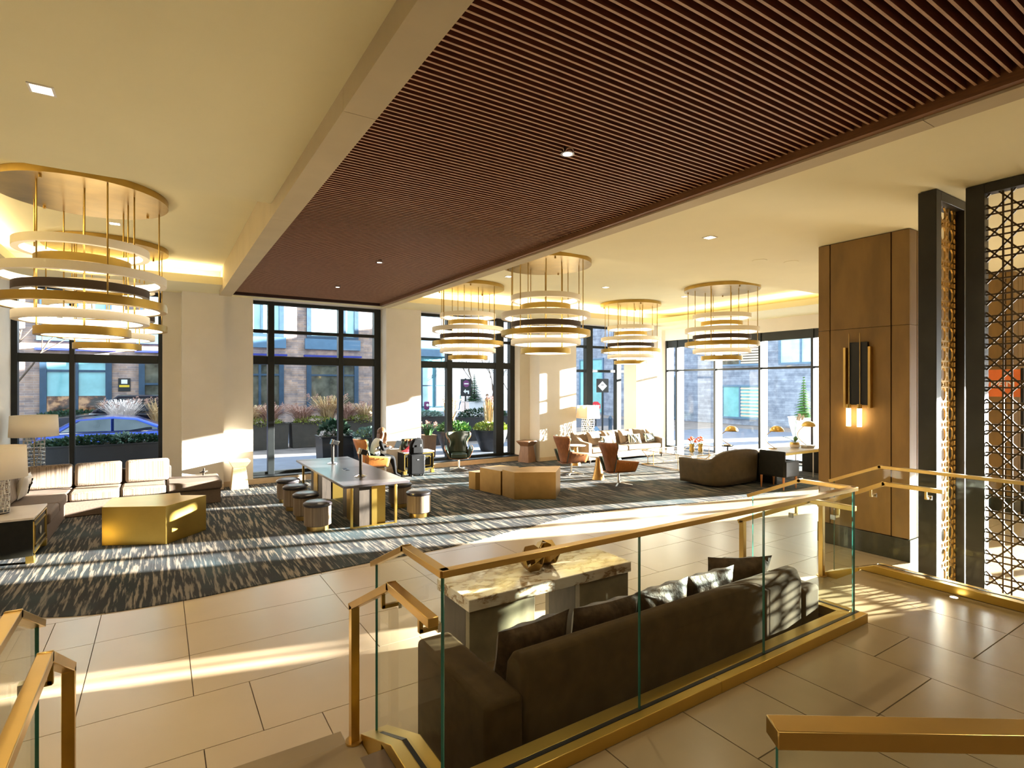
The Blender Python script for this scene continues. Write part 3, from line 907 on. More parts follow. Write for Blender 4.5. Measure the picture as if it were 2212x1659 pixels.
round_light('chrome recessed light nearest the camera among the wooden slats', 2.97, 3.73, 4.42)
round_light('round recessed light in the middle of the far slats', 3.03, 8.73, 4.42)
round_light('round recessed light at the far end of the slats', 3.08, 11.42, 4.42)
square_light('square recessed light in the ceiling left of the timber pillar', 6.62, 5.06, 4.5)
square_light('square recessed light between the four right chandeliers', 9.38, 10.25, 4.82)
square_light('square recessed light beside the rightmost chandelier', 12.2, 10.16, 4.82)
square_light('square recessed light just right of the slatted ceiling edge', 6.6, 10.4, 4.82)
for k, (x, y, l) in enumerate(((-0.7, 2.0, 'added unseen ceiling light above the left steps'), (-0.7, -1.5, 'added unseen ceiling light behind the camera at the left'), (6.6, 1.2, 'added unseen ceiling light before the lattice screens'), (6.6, -2.2, 'added unseen ceiling light behind the camera at the right'), (10.5, 1.5, 'added unseen ceiling light beyond the lattice screens'), (11.0, 5.2, 'added unseen ceiling light behind the timber pillar'))):  # out-of-view downlights added to brighten ceiling and landing
    square_light(l, x, y, 4.5)
for y, l in ((0.2, 'added unseen chrome light among the slats above the camera'), (-3.0, 'added unseen chrome light among the slats behind the camera')): round_light(l, 2.97, y, 4.42)  # two more unseen downlights added as fill
fl = thing('floor_light', 'small round light set in the landing floor before the right curb', 'floor light', (5.94, 1.97, LZ))
MB().ring((0, 0, 0), 0.030, 0.036, 0.0, 0.004, 24).build('trim', 'chrome', fl)
MB().cyl((0, 0, 0), 0.029, 0.0, 0.003, 20).build('lens', 'lamp_white', fl)
for l, x, y in (('round white ceiling speaker left of the timber pillar top', 9.13, 5.32), ('small white sprinkler plate left of the ceiling speaker', 8.57, 5.55)):
    r_ = 0.12 if 'speaker' in l else 0.05
    o = MB().lathe([(0.0, -0.006), (r_ * 0.9, -0.006), (r_, -0.001)], (0, 0, 0), 28).build('ceiling_speaker' if r_ > 0.1 else 'sprinkler_plate', 'ceiling_paint')
    o.location = (x, y, 4.499)
    tag(o, l, 'speaker' if r_ > 0.1 else 'sprinkler')

def lattice_base(parent, r, h, z0, n=14, rows=9, square=False, m='lattice_silver'):
    # woven block openwork, one joined cage
    rr = random.Random(5)
    mb = MB()
    def pt(t, z):
        if square:
            t = t % 1.0 * 4
            k, f = int(t), t % 1 * 2 - 1
            x, y = ((f, -1), (1, f), (-f, 1), (-1, -f))[k]
            return (x * r, y * r, z)
        return (r * math.cos(t * 2 * math.pi), r * math.sin(t * 2 * math.pi), z)
    zs = [z0 + h * i / rows for i in range(rows + 1)]
    for i, z in enumerate(zs):
        m_ = 32
        mb.tube([pt(k / m_, z) for k in range(m_)], 0.006, 5, closed=True)
        if i < rows:
            for k in range(n):
                t = (k + (0.5 if i % 2 else 0) + rr.uniform(-0.3, 0.3)) / n
                mb.tube([pt(t, z), pt(t, zs[i + 1])], 0.006, 5)
    return mb.build('openwork_base', m, parent)
def table_lamp(label, x, y, z, sr, sz0, sz1, br, square=False):
    l = thing('table_lamp', label, 'lamp', (x, y, z))
    lattice_base(l, br, sz0 - z - 0.03, 0.02, square=square)
    if square: box('foot', 'black_metal', l, -br, br, -br, br, 0, 0.02)
    else: MB().cyl((0, 0, 0), br, 0, 0.02, 24).build('foot', 'black_metal', l)
    MB().cyl((0, 0, 0), 0.008, 0.02, sz0 - z + 0.08, 8).build('stem', 'brass', l)
    if square:
        s1 = sr * 0.9
        mb = MB()
        for (a, b) in (((-sr, -sr), (sr, -sr)), ((sr, -sr), (sr, sr)), ((sr, sr), (-sr, sr)), ((-sr, sr), (-sr, -sr))):
            k = s1 / sr
            mb.add([(a[0], a[1], sz0 - z), (b[0], b[1], sz0 - z), (b[0] * k, b[1] * k, sz1 - z), (a[0] * k, a[1] * k, sz1 - z)], [(0, 1, 2, 3)])
        mb.build('shade', 'shade_cloth', l, solid=0.006)
    else:
        MB().lathe([(sr, sz0 - z), (sr * 0.95, sz1 - z)], (0, 0, 0), 40, cap=False).build('shade', 'shade_cloth', l, smooth=True, solid=0.006)
    MB().ball((0, 0, (sz0 + sz1) / 2 - z), 0.04).build('bulb', 'lamp_white', l)
    return l
def shade_material():
    m = bpy.data.materials.new('shade_cloth')
    m.use_nodes = True
    nt = m.node_tree
    b = nt.nodes['Principled BSDF']
    b.inputs['Base Color'].default_value = (0.85, 0.76, 0.62, 1)
    b.inputs['Roughness'].default_value = 0.8
    o = nt.nodes['Material Output']
    t = nt.nodes.new('ShaderNodeBsdfTranslucent')
    t.inputs['Color'].default_value = (0.95, 0.85, 0.68, 1)
    x = nt.nodes.new('ShaderNodeMixShader')
    x.inputs[0].default_value = 0.35
    nt.links.new(b.outputs[0], x.inputs[1])
    nt.links.new(t.outputs[0], x.inputs[2])
    nt.links.new(x.outputs[0], o.inputs[0])
    MATS['shade_cloth'] = m
shade_material()
table_lamp('white drum lamp on silver openwork base in the corner by the left window', -2.02, 13.75, 0.72, 0.37, 1.40, 1.80, 0.16)
table_lamp('table lamp with openwork base cut by the left edge, on the dark chest', -1.87, 10.15, 0.62, 0.31, 1.11, 1.54, 0.12)
table_lamp('table lamp with rectangular shade behind the far beige sofa', 11.55, 13.45, 0.62, 0.27, 1.30, 1.71, 0.15, True)
for l, x, y, s_ in (('dark square corner table under the white drum lamp', -2.1, 13.83, 0.36), ('dark square table behind the far beige sofa', 11.5, 13.45, 0.26)):
    t = thing('corner_table', l, 'table', (x, y, 0))
    h = 0.72 if s_ > 0.3 else 0.62
    box('top', 'table_dark', t, -s_, s_, -s_, s_, h - 0.04, h - 0.001, 0.004)
    for a in (-1, 1):
        for b in (-1, 1): box('leg', 'table_dark', t, a * s_ * 0.9 - 0.02, a * s_ * 0.9 + 0.02, b * s_ * 0.9 - 0.02, b * s_ * 0.9 + 0.02, 0.012, h - 0.04)
# ================================================================== FURNITURE HELPERS
def soft(name, m, parent, x0, x1, y0, y1, z0, z1, b=0.035):
    return MB().box(x0, x1, y0, y1, z0, z1).build(name, m, parent, bevel=b, segs=4)
def pillow(name, label, m, loc, rot, w=0.5, h=0.5, t=0.16, group=None, trim=None):
    mb = MB()
    def f(sg):
        def g(u, v):
            a, b = 2 * u - 1, 2 * v - 1
            e = max(0.0, (1 - a ** 4) * (1 - b ** 4)) ** 0.6
            wr = 0.012 * math.sin(9 * a + 4 * b) * e
            return (a * w / 2 * (1 - 0.07 * (1 - b * b)), sg * (t / 2 * e + wr), b * h / 2 * (1 - 0.07 * (1 - a * a)))
        return g
    mb.grid(f(-1), 14, 14)
    nb = MB().grid(f(1), 14, 14)
    mb.add(nb.v, [q[::-1] for q in nb.f])
    o = mb.build(name, m, None, smooth=True)
    o.location = loc
    o.rotation_euler = rot
    if label: tag(o, label, 'pillow', group)
    return o

# ---- brown sofa in the well behind the glass
s_ = thing('sofa', 'long brown velvet sofa with its back to the glass guardrail', 'sofa', (2.985, 2.87, 0))
soft('base', 'mocha_velvet', s_, -1.35, 1.35, -0.40, 0.42, 0.08, 0.28, 0.02)
MB().prism([(-0.44, 0.06), (-0.44, 0.84), (-0.40, 0.92), (-0.31, 0.92), (-0.25, 0.84), (-0.18, 0.29), (-0.18, 0.06)], -1.345, 1.345, 'x').build('backrest', 'mocha_velvet', s_, bevel=0.03, segs=4)
for sg in (-1, 1): soft('arm', 'mocha_velvet', s_, sg * 1.35, sg * 1.585, -0.45, 0.45, 0.06, 0.75, 0.03)
for k in range(3): soft('seat_cushion', 'mocha_velvet', s_, -1.345 + 0.897 * k + 0.004, -1.345 + 0.897 * (k + 1) - 0.004, -0.2, 0.45, 0.285, 0.47, 0.04)
for a in (-1.5, 1.5):
    for b in (-0.4, 0.4): box('foot', 'table_dark', s_, a - 0.03, a + 0.03, b - 0.03, b + 0.03, 0.001, 0.062)
for k, (x, y, rz, l) in enumerate(((1.93, 2.80, 4, 'leftmost brown satin pillow on the brown sofa'), (2.52, 2.79, -3, 'second brown satin pillow from the left on the brown sofa'), (3.05, 2.79, 2, 'third brown satin pillow from the left on the brown sofa'), (3.58, 2.79, -2, 'fourth brown satin pillow from the left on the brown sofa'), (4.12, 2.88, -28, 'rightmost brown satin pillow, turned in the sofa corner'))):
    pillow('satin_pillow', l, 'mocha_satin', (x, y, 0.715), (R(14), 0, R(rz)), 0.56, 0.50, 0.20, 'brown satin pillows on the sofa in the well')

# ---- marble console and ornament
c = thing('console_table', 'marble topped console with concrete slab legs beyond the brown sofa', 'table', (2.82, 3.95, 0))
box('top', 'marble', c, -0.85, 0.85, -0.285, 0.285, 0.665, 0.76, 0.006)
for x0, x1 in ((-0.83, -0.22), (0.26, 0.84)):
    box('leg', 'concrete_leg', c, x0, x1, -0.255, -0.19, 0.001, 0.664, 0.004)
    box('leg', 'concrete_leg', c, x0, x1, 0.19, 0.255, 0.001, 0.664, 0.004)
    box('leg_side', 'table_dark', c, x0, x0 + 0.03, -0.189, 0.189, 0.001, 0.664)
    box('leg_side', 'table_dark', c, x1 - 0.03, x1, -0.189, 0.189, 0.001, 0.664)
o_ = thing('faceted_ornament', 'pair of joined hollow gold faceted forms on the marble console', 'ornament', (2.85, 3.98, 0.761))
def faceted(x, y, r, tilt):
    bm = bmesh.new()
    bmesh.ops.create_icosphere(bm, subdivisions=1, radius=r)
    me0 = bpy.data.meshes.new('tmp')
    # dual of the icosahedron: pentagon faces, one left open
    bm.verts.ensure_lookup_table()
    bm.free()
    ph = (1 + 5 ** 0.5) / 2
    V = [Vector(p) for p in [(sx, sy, sz) for sx in (-1, 1) for sy in (-1, 1) for sz in (-1, 1)] + [(0, sy / ph, sz * ph) for sy in (-1, 1) for sz in (-1, 1)] + [(sx / ph, sy * ph, 0) for sx in (-1, 1) for sy in (-1, 1)] + [(sx * ph, 0, sz / ph) for sx in (-1, 1) for sz in (-1, 1)]]
    nrm = [Vector(p).normalized() for p in [(0, a, b * ph) for a in (-1, 1) for b in (-1, 1)] + [(a, b * ph, 0) for a in (-1, 1) for b in (-1, 1)] + [(a * ph, 0, b) for a in (-1, 1) for b in (-1, 1)]]
    fs = []
    for nv in nrm:
        idx = sorted(range(20), key=lambda i: -V[i].dot(nv))[:5]
        ctr = sum((V[i] for i in idx), Vector()) / 5
        u = (V[idx[0]] - ctr).normalized()
        w = nv.cross(u)
        idx.sort(key=lambda i: math.atan2((V[i] - ctr).dot(w), (V[i] - ctr).dot(u)))
        fs.append((nv, tuple(idx)))
    rot = Matrix.Rotation(R(tilt), 3, 'X') @ Matrix.Rotation(R(20), 3, 'Y')
    view = Vector((-0.5, -0.75, 0.35))
    open_i = max(range(12), key=lambda i: (rot @ fs[i][0]).dot(view))
    W = [rot @ v for v in V]
    W = [v * (r / 1.732) for v in W]
    zmin = min(v.z for v in W)
    bpy.data.meshes.remove(me0)
    return MB().add([(v.x + x, v.y + y, v.z - zmin) for v in W], [f for i, (nv, f) in enumerate(fs) if i != open_i])
faceted(-0.10, -0.03, 0.115, 10).build('shell', 'brass', o_, solid=0.006)
faceted(0.105, 0.03, 0.12, 35).build('shell', 'brass', o_, solid=0.006)

# ---- sectional sofa at the left
s_ = thing('sectional_sofa', 'L shaped taupe sectional sofa under the left window', 'sofa', (-0.7, 12.0, 0))
def sx(x): return x + 0.7
def sy(y): return y - 12.0
def soft2(nm, m, x0, x1, y0, y1, z0, z1, b=0.04): return soft(nm, m, s_, sx(x0), sx(x1), sy(y0), sy(y1), z0, z1, b)
soft2('base', 'taupe_weave', -2.4, 1.04, 12.50, 13.45, 0.012, 0.29, 0.015)
soft2('base', 'taupe_weave', -2.4, -1.42, 10.66, 12.495, 0.012, 0.29, 0.015)
soft2('back_frame', 'taupe_weave', -2.4, 0.20, 13.27, 13.45, 0.292, 0.72)
soft2('back_frame', 'taupe_weave', -2.4, -2.24, 10.66, 13.26, 0.292, 0.72)
for x0, x1 in ((-1.36, -0.62), (-0.612, 0.11)): soft2('seat_cushion', 'ribbed_taupe', x0, x1, 12.46, 13.26, 0.292, 0.46)
soft2('seat_cushion', 'taupe_weave', 0.118, 1.06, 12.46, 13.44, 0.292, 0.47)
soft2('seat_cushion', 'taupe_weave', -2.23, -1.365, 12.49, 13.26, 0.292, 0.46)
for y0, y1 in ((10.66, 11.57), (11.575, 12.485)): soft2('seat_cushion', 'taupe_weave', -2.23, -1.38, y0, y1, 0.292, 0.46)
def back_cushion(x, y, rz, w=0.72):
    o = MB().box(-w / 2, w / 2, -0.11, 0.11, 0, 0.44).build('back_cushion', 'ribbed_taupe', s_, bevel=0.06, segs=4)
    o.location = (sx(x), sy(y), 0.462)
    o.rotation_euler = (R(-9), 0, rz)
for x in (-1.70, -0.98, -0.20): back_cushion(x, 13.12, 0, 0.66 if x < -1.5 else 0.73)
for y in (11.1, 11.95, 12.6): back_cushion(-2.08, y, R(90), 0.78 if y < 12.5 else 0.6)
p = pillow('print_pillow', 'white pillow with a dark tree print on the sectional sofa', 'white_ceramic', (-1.93, 12.25, 0.68), (R(14), 0, R(90)), 0.46, 0.42, 0.14)
tr = MB()
for a, b in (((0.0, -0.12), (0.0, 0.10)), ((0.0, 0.0), (0.09, 0.06)), ((0.0, 0.02), (-0.09, 0.05)), ((0.0, 0.08), (0.05, 0.13)), ((0.09, 0.06), (0.12, 0.02)), ((-0.09, 0.05), (-0.12, 0.0))):
    tr.bar((a[0], -0.078, a[1]), (b[0], -0.075, b[1]), 0.012, 0.022, up=(0, 1, 0))
tr.build('tree_print', 'black_cloth', p)
j = MB()
for d in ((1, 0.3, 0.1), (-0.3, 1, 0.05), (0.1, -0.1, 1)):
    v = Vector(d).normalized() * 0.075
    j.bar(tuple(-v), tuple(v), 0.028, 0.028, up=(0.3, 0.5, 0.7))
j = j.build('jack_ornament', 'table_dark', None, bevel=0.004)
j.location = (0.78, 13.25, 0.548)
tag(j, 'small dark cross shaped ornament on the sectional ottoman end', 'ornament')

def fret_chest(label, x0, x1, y0, y1, h, m_top, front):
    t = thing('chest_table', label, 'side table', ((x0 + x1) / 2, (y0 + y1) / 2, 0))
    w, d = (x1 - x0) / 2, (y1 - y0) / 2
    box('body', 'chest_dark', t, -w + 0.015, w - 0.015, -d + 0.015, d - 0.015, 0.10, h - 0.031, 0.003)
    box('top', m_top, t, -w, w, -d, d, h - 0.03, h, 0.004)
    for a in (-1, 1):
        for b in (-1, 1): box('foot', 'brass_sheet', t, a * w - 0.0 - (0.09 if a > 0 else 0), a * w + (0.09 if a < 0 else 0), b * d - (0.09 if b > 0 else 0), b * d + (0.09 if b < 0 else 0), 0.011, 0.105, 0.003)
    def fret(u0, u1, z0, z1, place):
        for k, ins in enumerate((0.0, 0.085)):
            a, b, c0, c1 = u0 + ins, u1 - ins, z0 + ins, z1 - ins
            for r in ((a, b, c0, c0 + 0.018), (a, b, c1 - 0.018, c1), (a, a + 0.018, c0, c1), (b - 0.018, b, c0, c1)): place(*r)
    zz0, zz1 = 0.12, h - 0.045
    if 'x' in front:
        fret(-d + 0.02, d - 0.02, zz0, zz1, lambda a, b, c0, c1: box('fret', 'brass_sheet', t, w - 0.014, w - 0.002, a, b, c0, c1))
        o = MB().lathe([(0.0, 0), (0.05, 0), (0.06, 0.012), (0.0, 0.012)], (0, 0, 0), 24).build('medallion', 'stone_pale', t)
        o.rotation_euler = (0, R(90), 0)
        o.location = (w - 0.014, 0, (zz0 + zz1) / 2)
    if 'y' in front:
        for a0, a1 in ((-w + 0.02, -0.005), (0.005, w - 0.02)):
            fret(a0, a1, zz0, zz1, lambda a, b, c0, c1: box('fret', 'brass_sheet', t, a, b, -d + 0.002, -d + 0.014, c0, c1))
    return t
fret_chest('dark chest with brass fret and pale stone top at the left edge', -2.3, -1.41, 9.60, 10.62, 0.62, 'stone_pale', 'x')
fret_chest('dark chest with brass fretwork beside the seated person', 5.38, 6.26, 13.62, 14.10, 0.60, 'stone_pale', 'y')

# ---- faceted brass tables
t = thing('coffee_table', 'large faceted gold coffee table in front of the sectional sofa', 'table', (0, 10.2, 0))
MB().prism([(-0.72, -0.115), (0.075, -0.545), (0.64, 0.055), (0.288, 0.28), (0.284, 0.53), (-0.643, 0.62)], 0.011, 0.58, 'z').build('block', 'brass_sheet', t, bevel=0.003)
MB().prism([(0.31, 0.285), (0.60, 0.10), (0.66, 0.45), (0.31, 0.52)], 0.011, 0.42, 'z').build('block', 'brass_sheet', t, bevel=0.003)
t = thing('coffee_table', 'bronze coffee table of three stepped faceted blocks in the middle of the carpet', 'table', (6.5, 10.0, 0))
MB().prism([(-0.335, -0.03), (-0.331, -0.503), (0.42, -0.925), (1.03, -0.29), (0.38, 0.02)], 0.011, 0.57, 'z').build('block', 'bronze_sheet', t, bevel=0.003)
MB().prism([(-0.46, 0.72), (-0.345, 0.02), (0.20, 0.05), (0.33, 0.36), (0.1, 0.8)], 0.011, 0.53, 'z').build('block', 'bronze_sheet', t, bevel=0.003)
MB().prism([(-0.55, 1.08), (-0.50, 0.86), (-0.30, 0.74), (0.0, 0.84), (-0.1, 1.12)], 0.011, 0.40, 'z').build('block', 'bronze_sheet', t, bevel=0.003)

# ---- communal table, stools and charging posts
t = thing('communal_table', 'long dark communal table with brass frame legs', 'table', (3.08, 10.83, 0))
box('top', 'table_top', t, -0.56, 0.57, -1.86, 1.86, 0.688, 0.73, 0.006)
for y in (-1.80, 1.80):
    for x in (-0.42, 0.34): box('leg', 'brass_sheet', t, x - 0.02, x + 0.02, y - 0.02, y + 0.02, 0.011, 0.687, 0.002)
    box('foot_bar', 'brass_sheet', t, -0.40, 0.32, y - 0.018, y + 0.018, 0.011, 0.03)
for y0, y1 in ((-1.74, -0.75), (0.75, 1.74)):
    box('pedestal', 'table_dark', t, -0.27, 0.17, y0 + 0.01, y1 - 0.01, 0.011, 0.687, 0.003)
    ye = y0 if y0 < 0 else y1 - 0.012
    box('pedestal_face', 'brass_sheet', t, -0.06, 0.18, y0, y0 + 0.009, 0.011, 0.686, 0.002)
    box('pedestal_face', 'brass_sheet', t, -0.285, -0.271, y0 + 0.35, y1 - 0.3, 0.011, 0.686, 0.002)
po = thing('outlet_strip', 'flush power outlet between the two lamps on the communal table', 'outlet', (3.05, 10.75, 0.731))
box('plate', 'chrome', po, -0.045, 0.045, -0.16, 0.16, 0, 0.004)
for y in (-0.08, 0.08): box('socket', 'black_metal', po, -0.03, 0.03, y - 0.04, y + 0.04, 0.0042, 0.008)
for l, y in (('black and chrome task lamp nearest on the communal table', 9.80), ('black and chrome task lamp at the far end of the communal table', 11.70)):
    q = thing('task_lamp', l, 'lamp', (3.05, y, 0.731), 0, 'task lamps on the communal table')
    MB().lathe([(0.11, 0), (0.11, 0.012), (0.05, 0.03), (0.03, 0.04)], n=24).build('base', 'chrome', q, smooth=True)
    MB().cyl((0, 0, 0), 0.026, 0.03, 0.50, 14).build('pole', 'black_metal', q, smooth=True)
    MB().cyl((0.022, -0.012, 0), 0.012, 0.03, 0.49, 10).build('chrome_strip', 'chrome', q, smooth=True)
    h = MB().box(-0.05, 0.10, -0.05, 0.05, -0.05, 0.045).build('head', 'black_metal', q, bevel=0.012)
    h.location = (0.02, 0, 0.45)
    h.rotation_euler = (0, R(18), 0)
    h2 = MB().box(-0.055, -0.02, -0.055, 0.055, -0.055, 0.05).box(0.09, 0.105, -0.052, 0.052, -0.052, 0.047).build('head_band', 'chrome', q, bevel=0.004)
    h2.location = h.location
    h2.rotation_euler = h.rotation_euler
def drum_stool():
    q = thing('drum_stool', '', 'stool', (0, 0, 0), 0, 'drum stools around the communal table')
    MB().cyl((0, 0, 0), 0.175, 0.011, 0.085, 32).build('base_ring', 'brass', q, smooth=True)
    MB().lathe([(0.19, 0.085), (0.215, 0.10), (0.215, 0.40), (0.205, 0.41)], n=36).build('body', 'ribbed_brown', q, smooth=True)
    MB().lathe([(0.225, 0.408), (0.232, 0.425), (0.228, 0.45), (0.19, 0.475), (0.10, 0.485), (0.0, 0.487)], n=36).build('seat', 'dark_leather', q, smooth=True)
    return q
st0 = drum_stool()
names = [(2.19, 9.32, 'nearest drum stool on the left side of the communal table'), (2.19, 10.17, 'second nearest drum stool on the left side of the communal table'), (2.18, 11.04, 'third drum stool from the front on the left side of the communal table'), (2.20, 11.84, 'farthest drum stool on the left side of the communal table'), (3.95, 9.26, 'drum stool at the right front of the communal table, its side in sun'), (3.95, 10.2, 'drum stool hidden behind the right front one at the communal table')]
for i, (x, y, l) in enumerate(names):
    o = st0 if i == 0 else copy_tree(st0)
    o.location = (x, y, 0)
    o['label'] = l

def waisted_table(label, x, y, m, s=1.0, rz=0.0):
    q = thing('waisted_table', label, 'side table', (x, y, 0), rz)
    def frustum(a, b, z0, z1, nm):
        vs_ = [(-a, -a, z0), (a, -a, z0), (a, a, z0), (-a, a, z0), (-b, -b, z1), (b, -b, z1), (b, b, z1), (-b, b, z1)]
        MB().add(vs_, [(0,3,2,1),(4,5,6,7),(0,1,5,4),(1,2,6,5),(2,3,7,6),(3,0,4,7)]).build(nm, m, q, bevel=0.003)
    frustum(0.20 * s, 0.145 * s, 0.011, 0.50, 'body')
    frustum(0.146 * s, 0.235 * s, 0.501, 0.63, 'flare')
    frustum(0.235 * s, 0.235 * s, 0.631, 0.66, 'top')
waisted_table('pale oak waisted side table between the left windows', 1.53, 13.95, 'oak_light', 0.9)
waisted_table('brown oak waisted side table beside the third window', 9.50, 13.92, 'oak_brown', 1.0, R(20))

# ---- winged swivel lounge chairs
def lounge_chair(label, x, y, rz, shell_m, side_m):
    q = thing('lounge_chair', label, 'chair', (x, y, 0), rz, 'winged swivel lounge chairs')
    def wid(v):
        ks = [(0, 0.25), (0.3, 0.26), (0.52, 0.235), (0.66, 0.27), (0.82, 0.345), (0.93, 0.355), (1.0, 0.32)]
        for (a, wa), (b, wb_) in zip(ks[:-1], ks[1:]):
            if v <= b: return wa + (wb_ - wa) * (0.5 - 0.5 * math.cos(math.pi * (v - a) / (b - a)))
        return ks[-1][1]
    def back(off, k, z0=0.0):
        def f(u, v):
            s = 2 * u - 1
            return (s * wid(v) * k, -0.27 - 0.22 * v + (0.13 + 0.10 * v) * s * s + off, 0.34 + z0 + (0.70 - z0) * v)
        return f
    MB().grid(back(0, 1.0), 14, 16).build('back_shell', shell_m, q, smooth=True, solid=0.016)
    MB().grid(back(0.035, 0.93, 0.12), 14, 16).build('back_lining', 'green_leather', q, smooth=True, solid=0.045)
    for sg in (-1, 1):
        def side(off):
            def f(u, v):
                yb = -0.25 + 0.56 * u
                bx = 0.225 + 0.03 * u
                tx = 0.345 + 0.055 * math.sin(math.pi * (0.2 + 0.6 * u))
                zt = 0.66 - 0.07 * u
                xx = bx + (tx - bx) * (v ** 0.8)
                return (sg * (xx - off), yb + 0.05 * v * u - 0.03 * v, 0.345 + (zt - 0.345) * v)
            return f
        MB().grid(side(0), 8, 6).build('side_shell', side_m, q, smooth=True, solid=0.016)
        MB().grid(side(0.032), 8, 6).build('arm_pad', 'green_leather', q, smooth=True, solid=0.04)
        for k in range(3):
            o = MB().ball((0, 0, 0), 0.011, n=8, m=5).build('stud', 'brass', q)
            u = 0.35 + 0.2 * k
            px, py, pz = side(-0.012)(u, 0.78)
            o.location = (px, py, pz)
    MB().grid(lambda u, v: ((2 * u - 1) * (0.235 + 0.02 * v), -0.27 + 0.59 * v, 0.345 - 0.035 * math.sin(math.pi * u) + 0.02 * v), 8, 6).build('seat_pan', shell_m, q, smooth=True, solid=0.016)
    soft('seat_cushion', 'green_leather', q, -0.23, 0.23, -0.22, 0.34, 0.355, 0.48, 0.05)
    MB().cyl((0, 0.02, 0), 0.024, 0.05, 0.32, 12).build('pedestal', 'steel_white', q, smooth=True)
    for k in range(4):
        t = math.pi / 4 + k * math.pi / 2
        MB().bar((0.02 * math.cos(t), 0.02 + 0.02 * math.sin(t), 0.06), (0.33 * math.cos(t), 0.02 + 0.33 * math.sin(t), 0.026), 0.035, 0.022).build('foot', 'steel_white', q, bevel=0.003)
    return q
lounge_chair('brown winged lounge chair seen from behind, farther of the two', 9.16, 11.37, R(-95), 'walnut_shell', 'walnut_shell')
lounge_chair('brown winged lounge chair seen from behind, nearer of the two', 9.12, 9.55, R(-98), 'walnut_shell', 'orange_shell')
lounge_chair('dark green leather lounge chair facing the camera before the third window', 7.04, 13.70, R(155), 'walnut_shell', 'walnut_shell')
lounge_chair('orange shelled lounge chair in which the person sits', 4.50, 13.45, R(-92), 'orange_shell', 'orange_shell')

def pedestal_table(label, x, y, h, r, m):
    q = thing('pedestal_table', label, 'side table', (x, y, 0))
    MB().lathe([(0.0, h - 0.025), (r * 0.93, h - 0.025), (r, h - 0.012), (r, h), (0.0, h)], n=36).build('top', 'stone_pale', q, smooth=True)
    MB().lathe([(0.155, 0.011), (0.15, 0.03), (0.08, h * 0.6), (0.06, h - 0.03)], n=28).build('cone', m, q, smooth=True)
pedestal_table('round side table on a bronze cone between the two brown lounge chairs', 9.25, 10.38, 0.60, 0.24, 'bronze_sheet')
pedestal_table('round side table at the left arm of the far beige sofa', 10.30, 12.55, 0.60, 0.30, 'bronze_sheet')

# ---- far beige sofa with its pillows
s_ = thing('sofa', 'beige velvet sofa with sloping arms against the far corner', 'sofa', (12.4, 12.95, 0))
soft('base', 'beige_velvet', s_, -1.5, 1.5, -0.42, 0.38, 0.10, 0.30, 0.02)
MB().prism([(0.22, 0.10), (0.18, 0.42), (0.28, 0.86), (0.36, 0.90), (0.43, 0.86), (0.42, 0.10)], -1.62, 1.62, 'x').build('backrest', 'beige_velvet', s_, bevel=0.03, segs=3)
for sg in (-1, 1): MB().prism([(-0.45, 0.10), (-0.45, 0.62), (-0.05, 0.66), (0.30, 0.88), (0.42, 0.88), (0.42, 0.10)], sg * 1.50, sg * 1.66, 'x').build('arm', 'beige_velvet', s_, bevel=0.03, segs=3)
for a in (-1.495, 0.005): soft('seat_cushion', 'beige_velvet', s_, a, a + 1.49, -0.44, 0.20, 0.305, 0.46, 0.04)
for a in (-1.55, 1.55):
    for b in (-0.4, 0.36): MB().cyl((a, b, 0), 0.02, 0.011, 0.10, 10, 0.03).build('foot', 'table_dark', s_)
for k, (x, rz, l) in enumerate(((11.40, 6, 'leftmost plain beige pillow on the far sofa'), (12.02, -4, 'second plain beige pillow from the left on the far sofa'), (12.72, 5, 'third plain beige pillow from the left on the far sofa'), (13.40, -6, 'rightmost plain beige pillow on the far sofa'))):
    pillow('beige_pillow', l, 'beige_velvet', (x, 13.0, 0.70), (R(-16), 0, R(rz)), 0.56, 0.46, 0.16, 'plain pillows on the far sofa')
for k, (x, rz, l) in enumerate(((11.75, 8, 'leftmost black and white patterned pillow on the far sofa'), (12.95, -10, 'middle black and white patterned pillow on the far sofa'), (13.65, 4, 'rightmost black and white patterned pillow on the far sofa'))):
    pillow('patterned_pillow', l, 'zebra_print', (x, 12.80, 0.63), (R(-22), 0, R(rz)), 0.50, 0.32, 0.14, 'patterned pillows on the far sofa')

# ---- wire coffee table with flowers
t = thing('wire_coffee_table', 'low coffee table of thin metal rods with a glass top', 'table', (13.3, 10.7, 0))
W_, D_, h = 1.25, 0.9, 0.44
MB().tube([(-W_, -D_, h), (W_, -D_, h), (W_, D_, h), (-W_, D_, h)], 0.014, 6, closed=True).build('top_frame', 'bronze_sheet', t)
MB().tube([(-W_, -D_, 0.026), (W_, -D_, 0.026), (W_, D_, 0.026), (-W_, D_, 0.026)], 0.014, 6, closed=True).build('floor_frame', 'bronze_sheet', t)
for sg in (-1, 1):
    for k in range(3):
        x = -W_ + W_ * k
        MB().tube([(x, sg * D_, h), (x + 0.25 if k < 2 else x - 0.25, sg * D_, 0.2), (x + 0.25 if k < 2 else x - 0.25, sg * D_, 0.03)], 0.010, 6).build('strut', 'bronze_sheet', t)
        if k < 2: MB().tube([(x + 0.85, sg * D_, h), (x + 0.25, sg * D_, 0.2)], 0.010, 6).build('strut', 'bronze_sheet', t)
for sg in (-1, 1):
    for k in range(2):
        y = -D_ / 2 + D_ * k
        MB().tube([(sg * W_, y, h), (sg * W_, y, 0.03)], 0.010, 6).build('strut', 'bronze_sheet', t)
box('glass_top', 'window_glass', t, -W_ + 0.02, W_ - 0.02, -D_ + 0.02, D_ - 0.02, h + 0.002, h + 0.010)
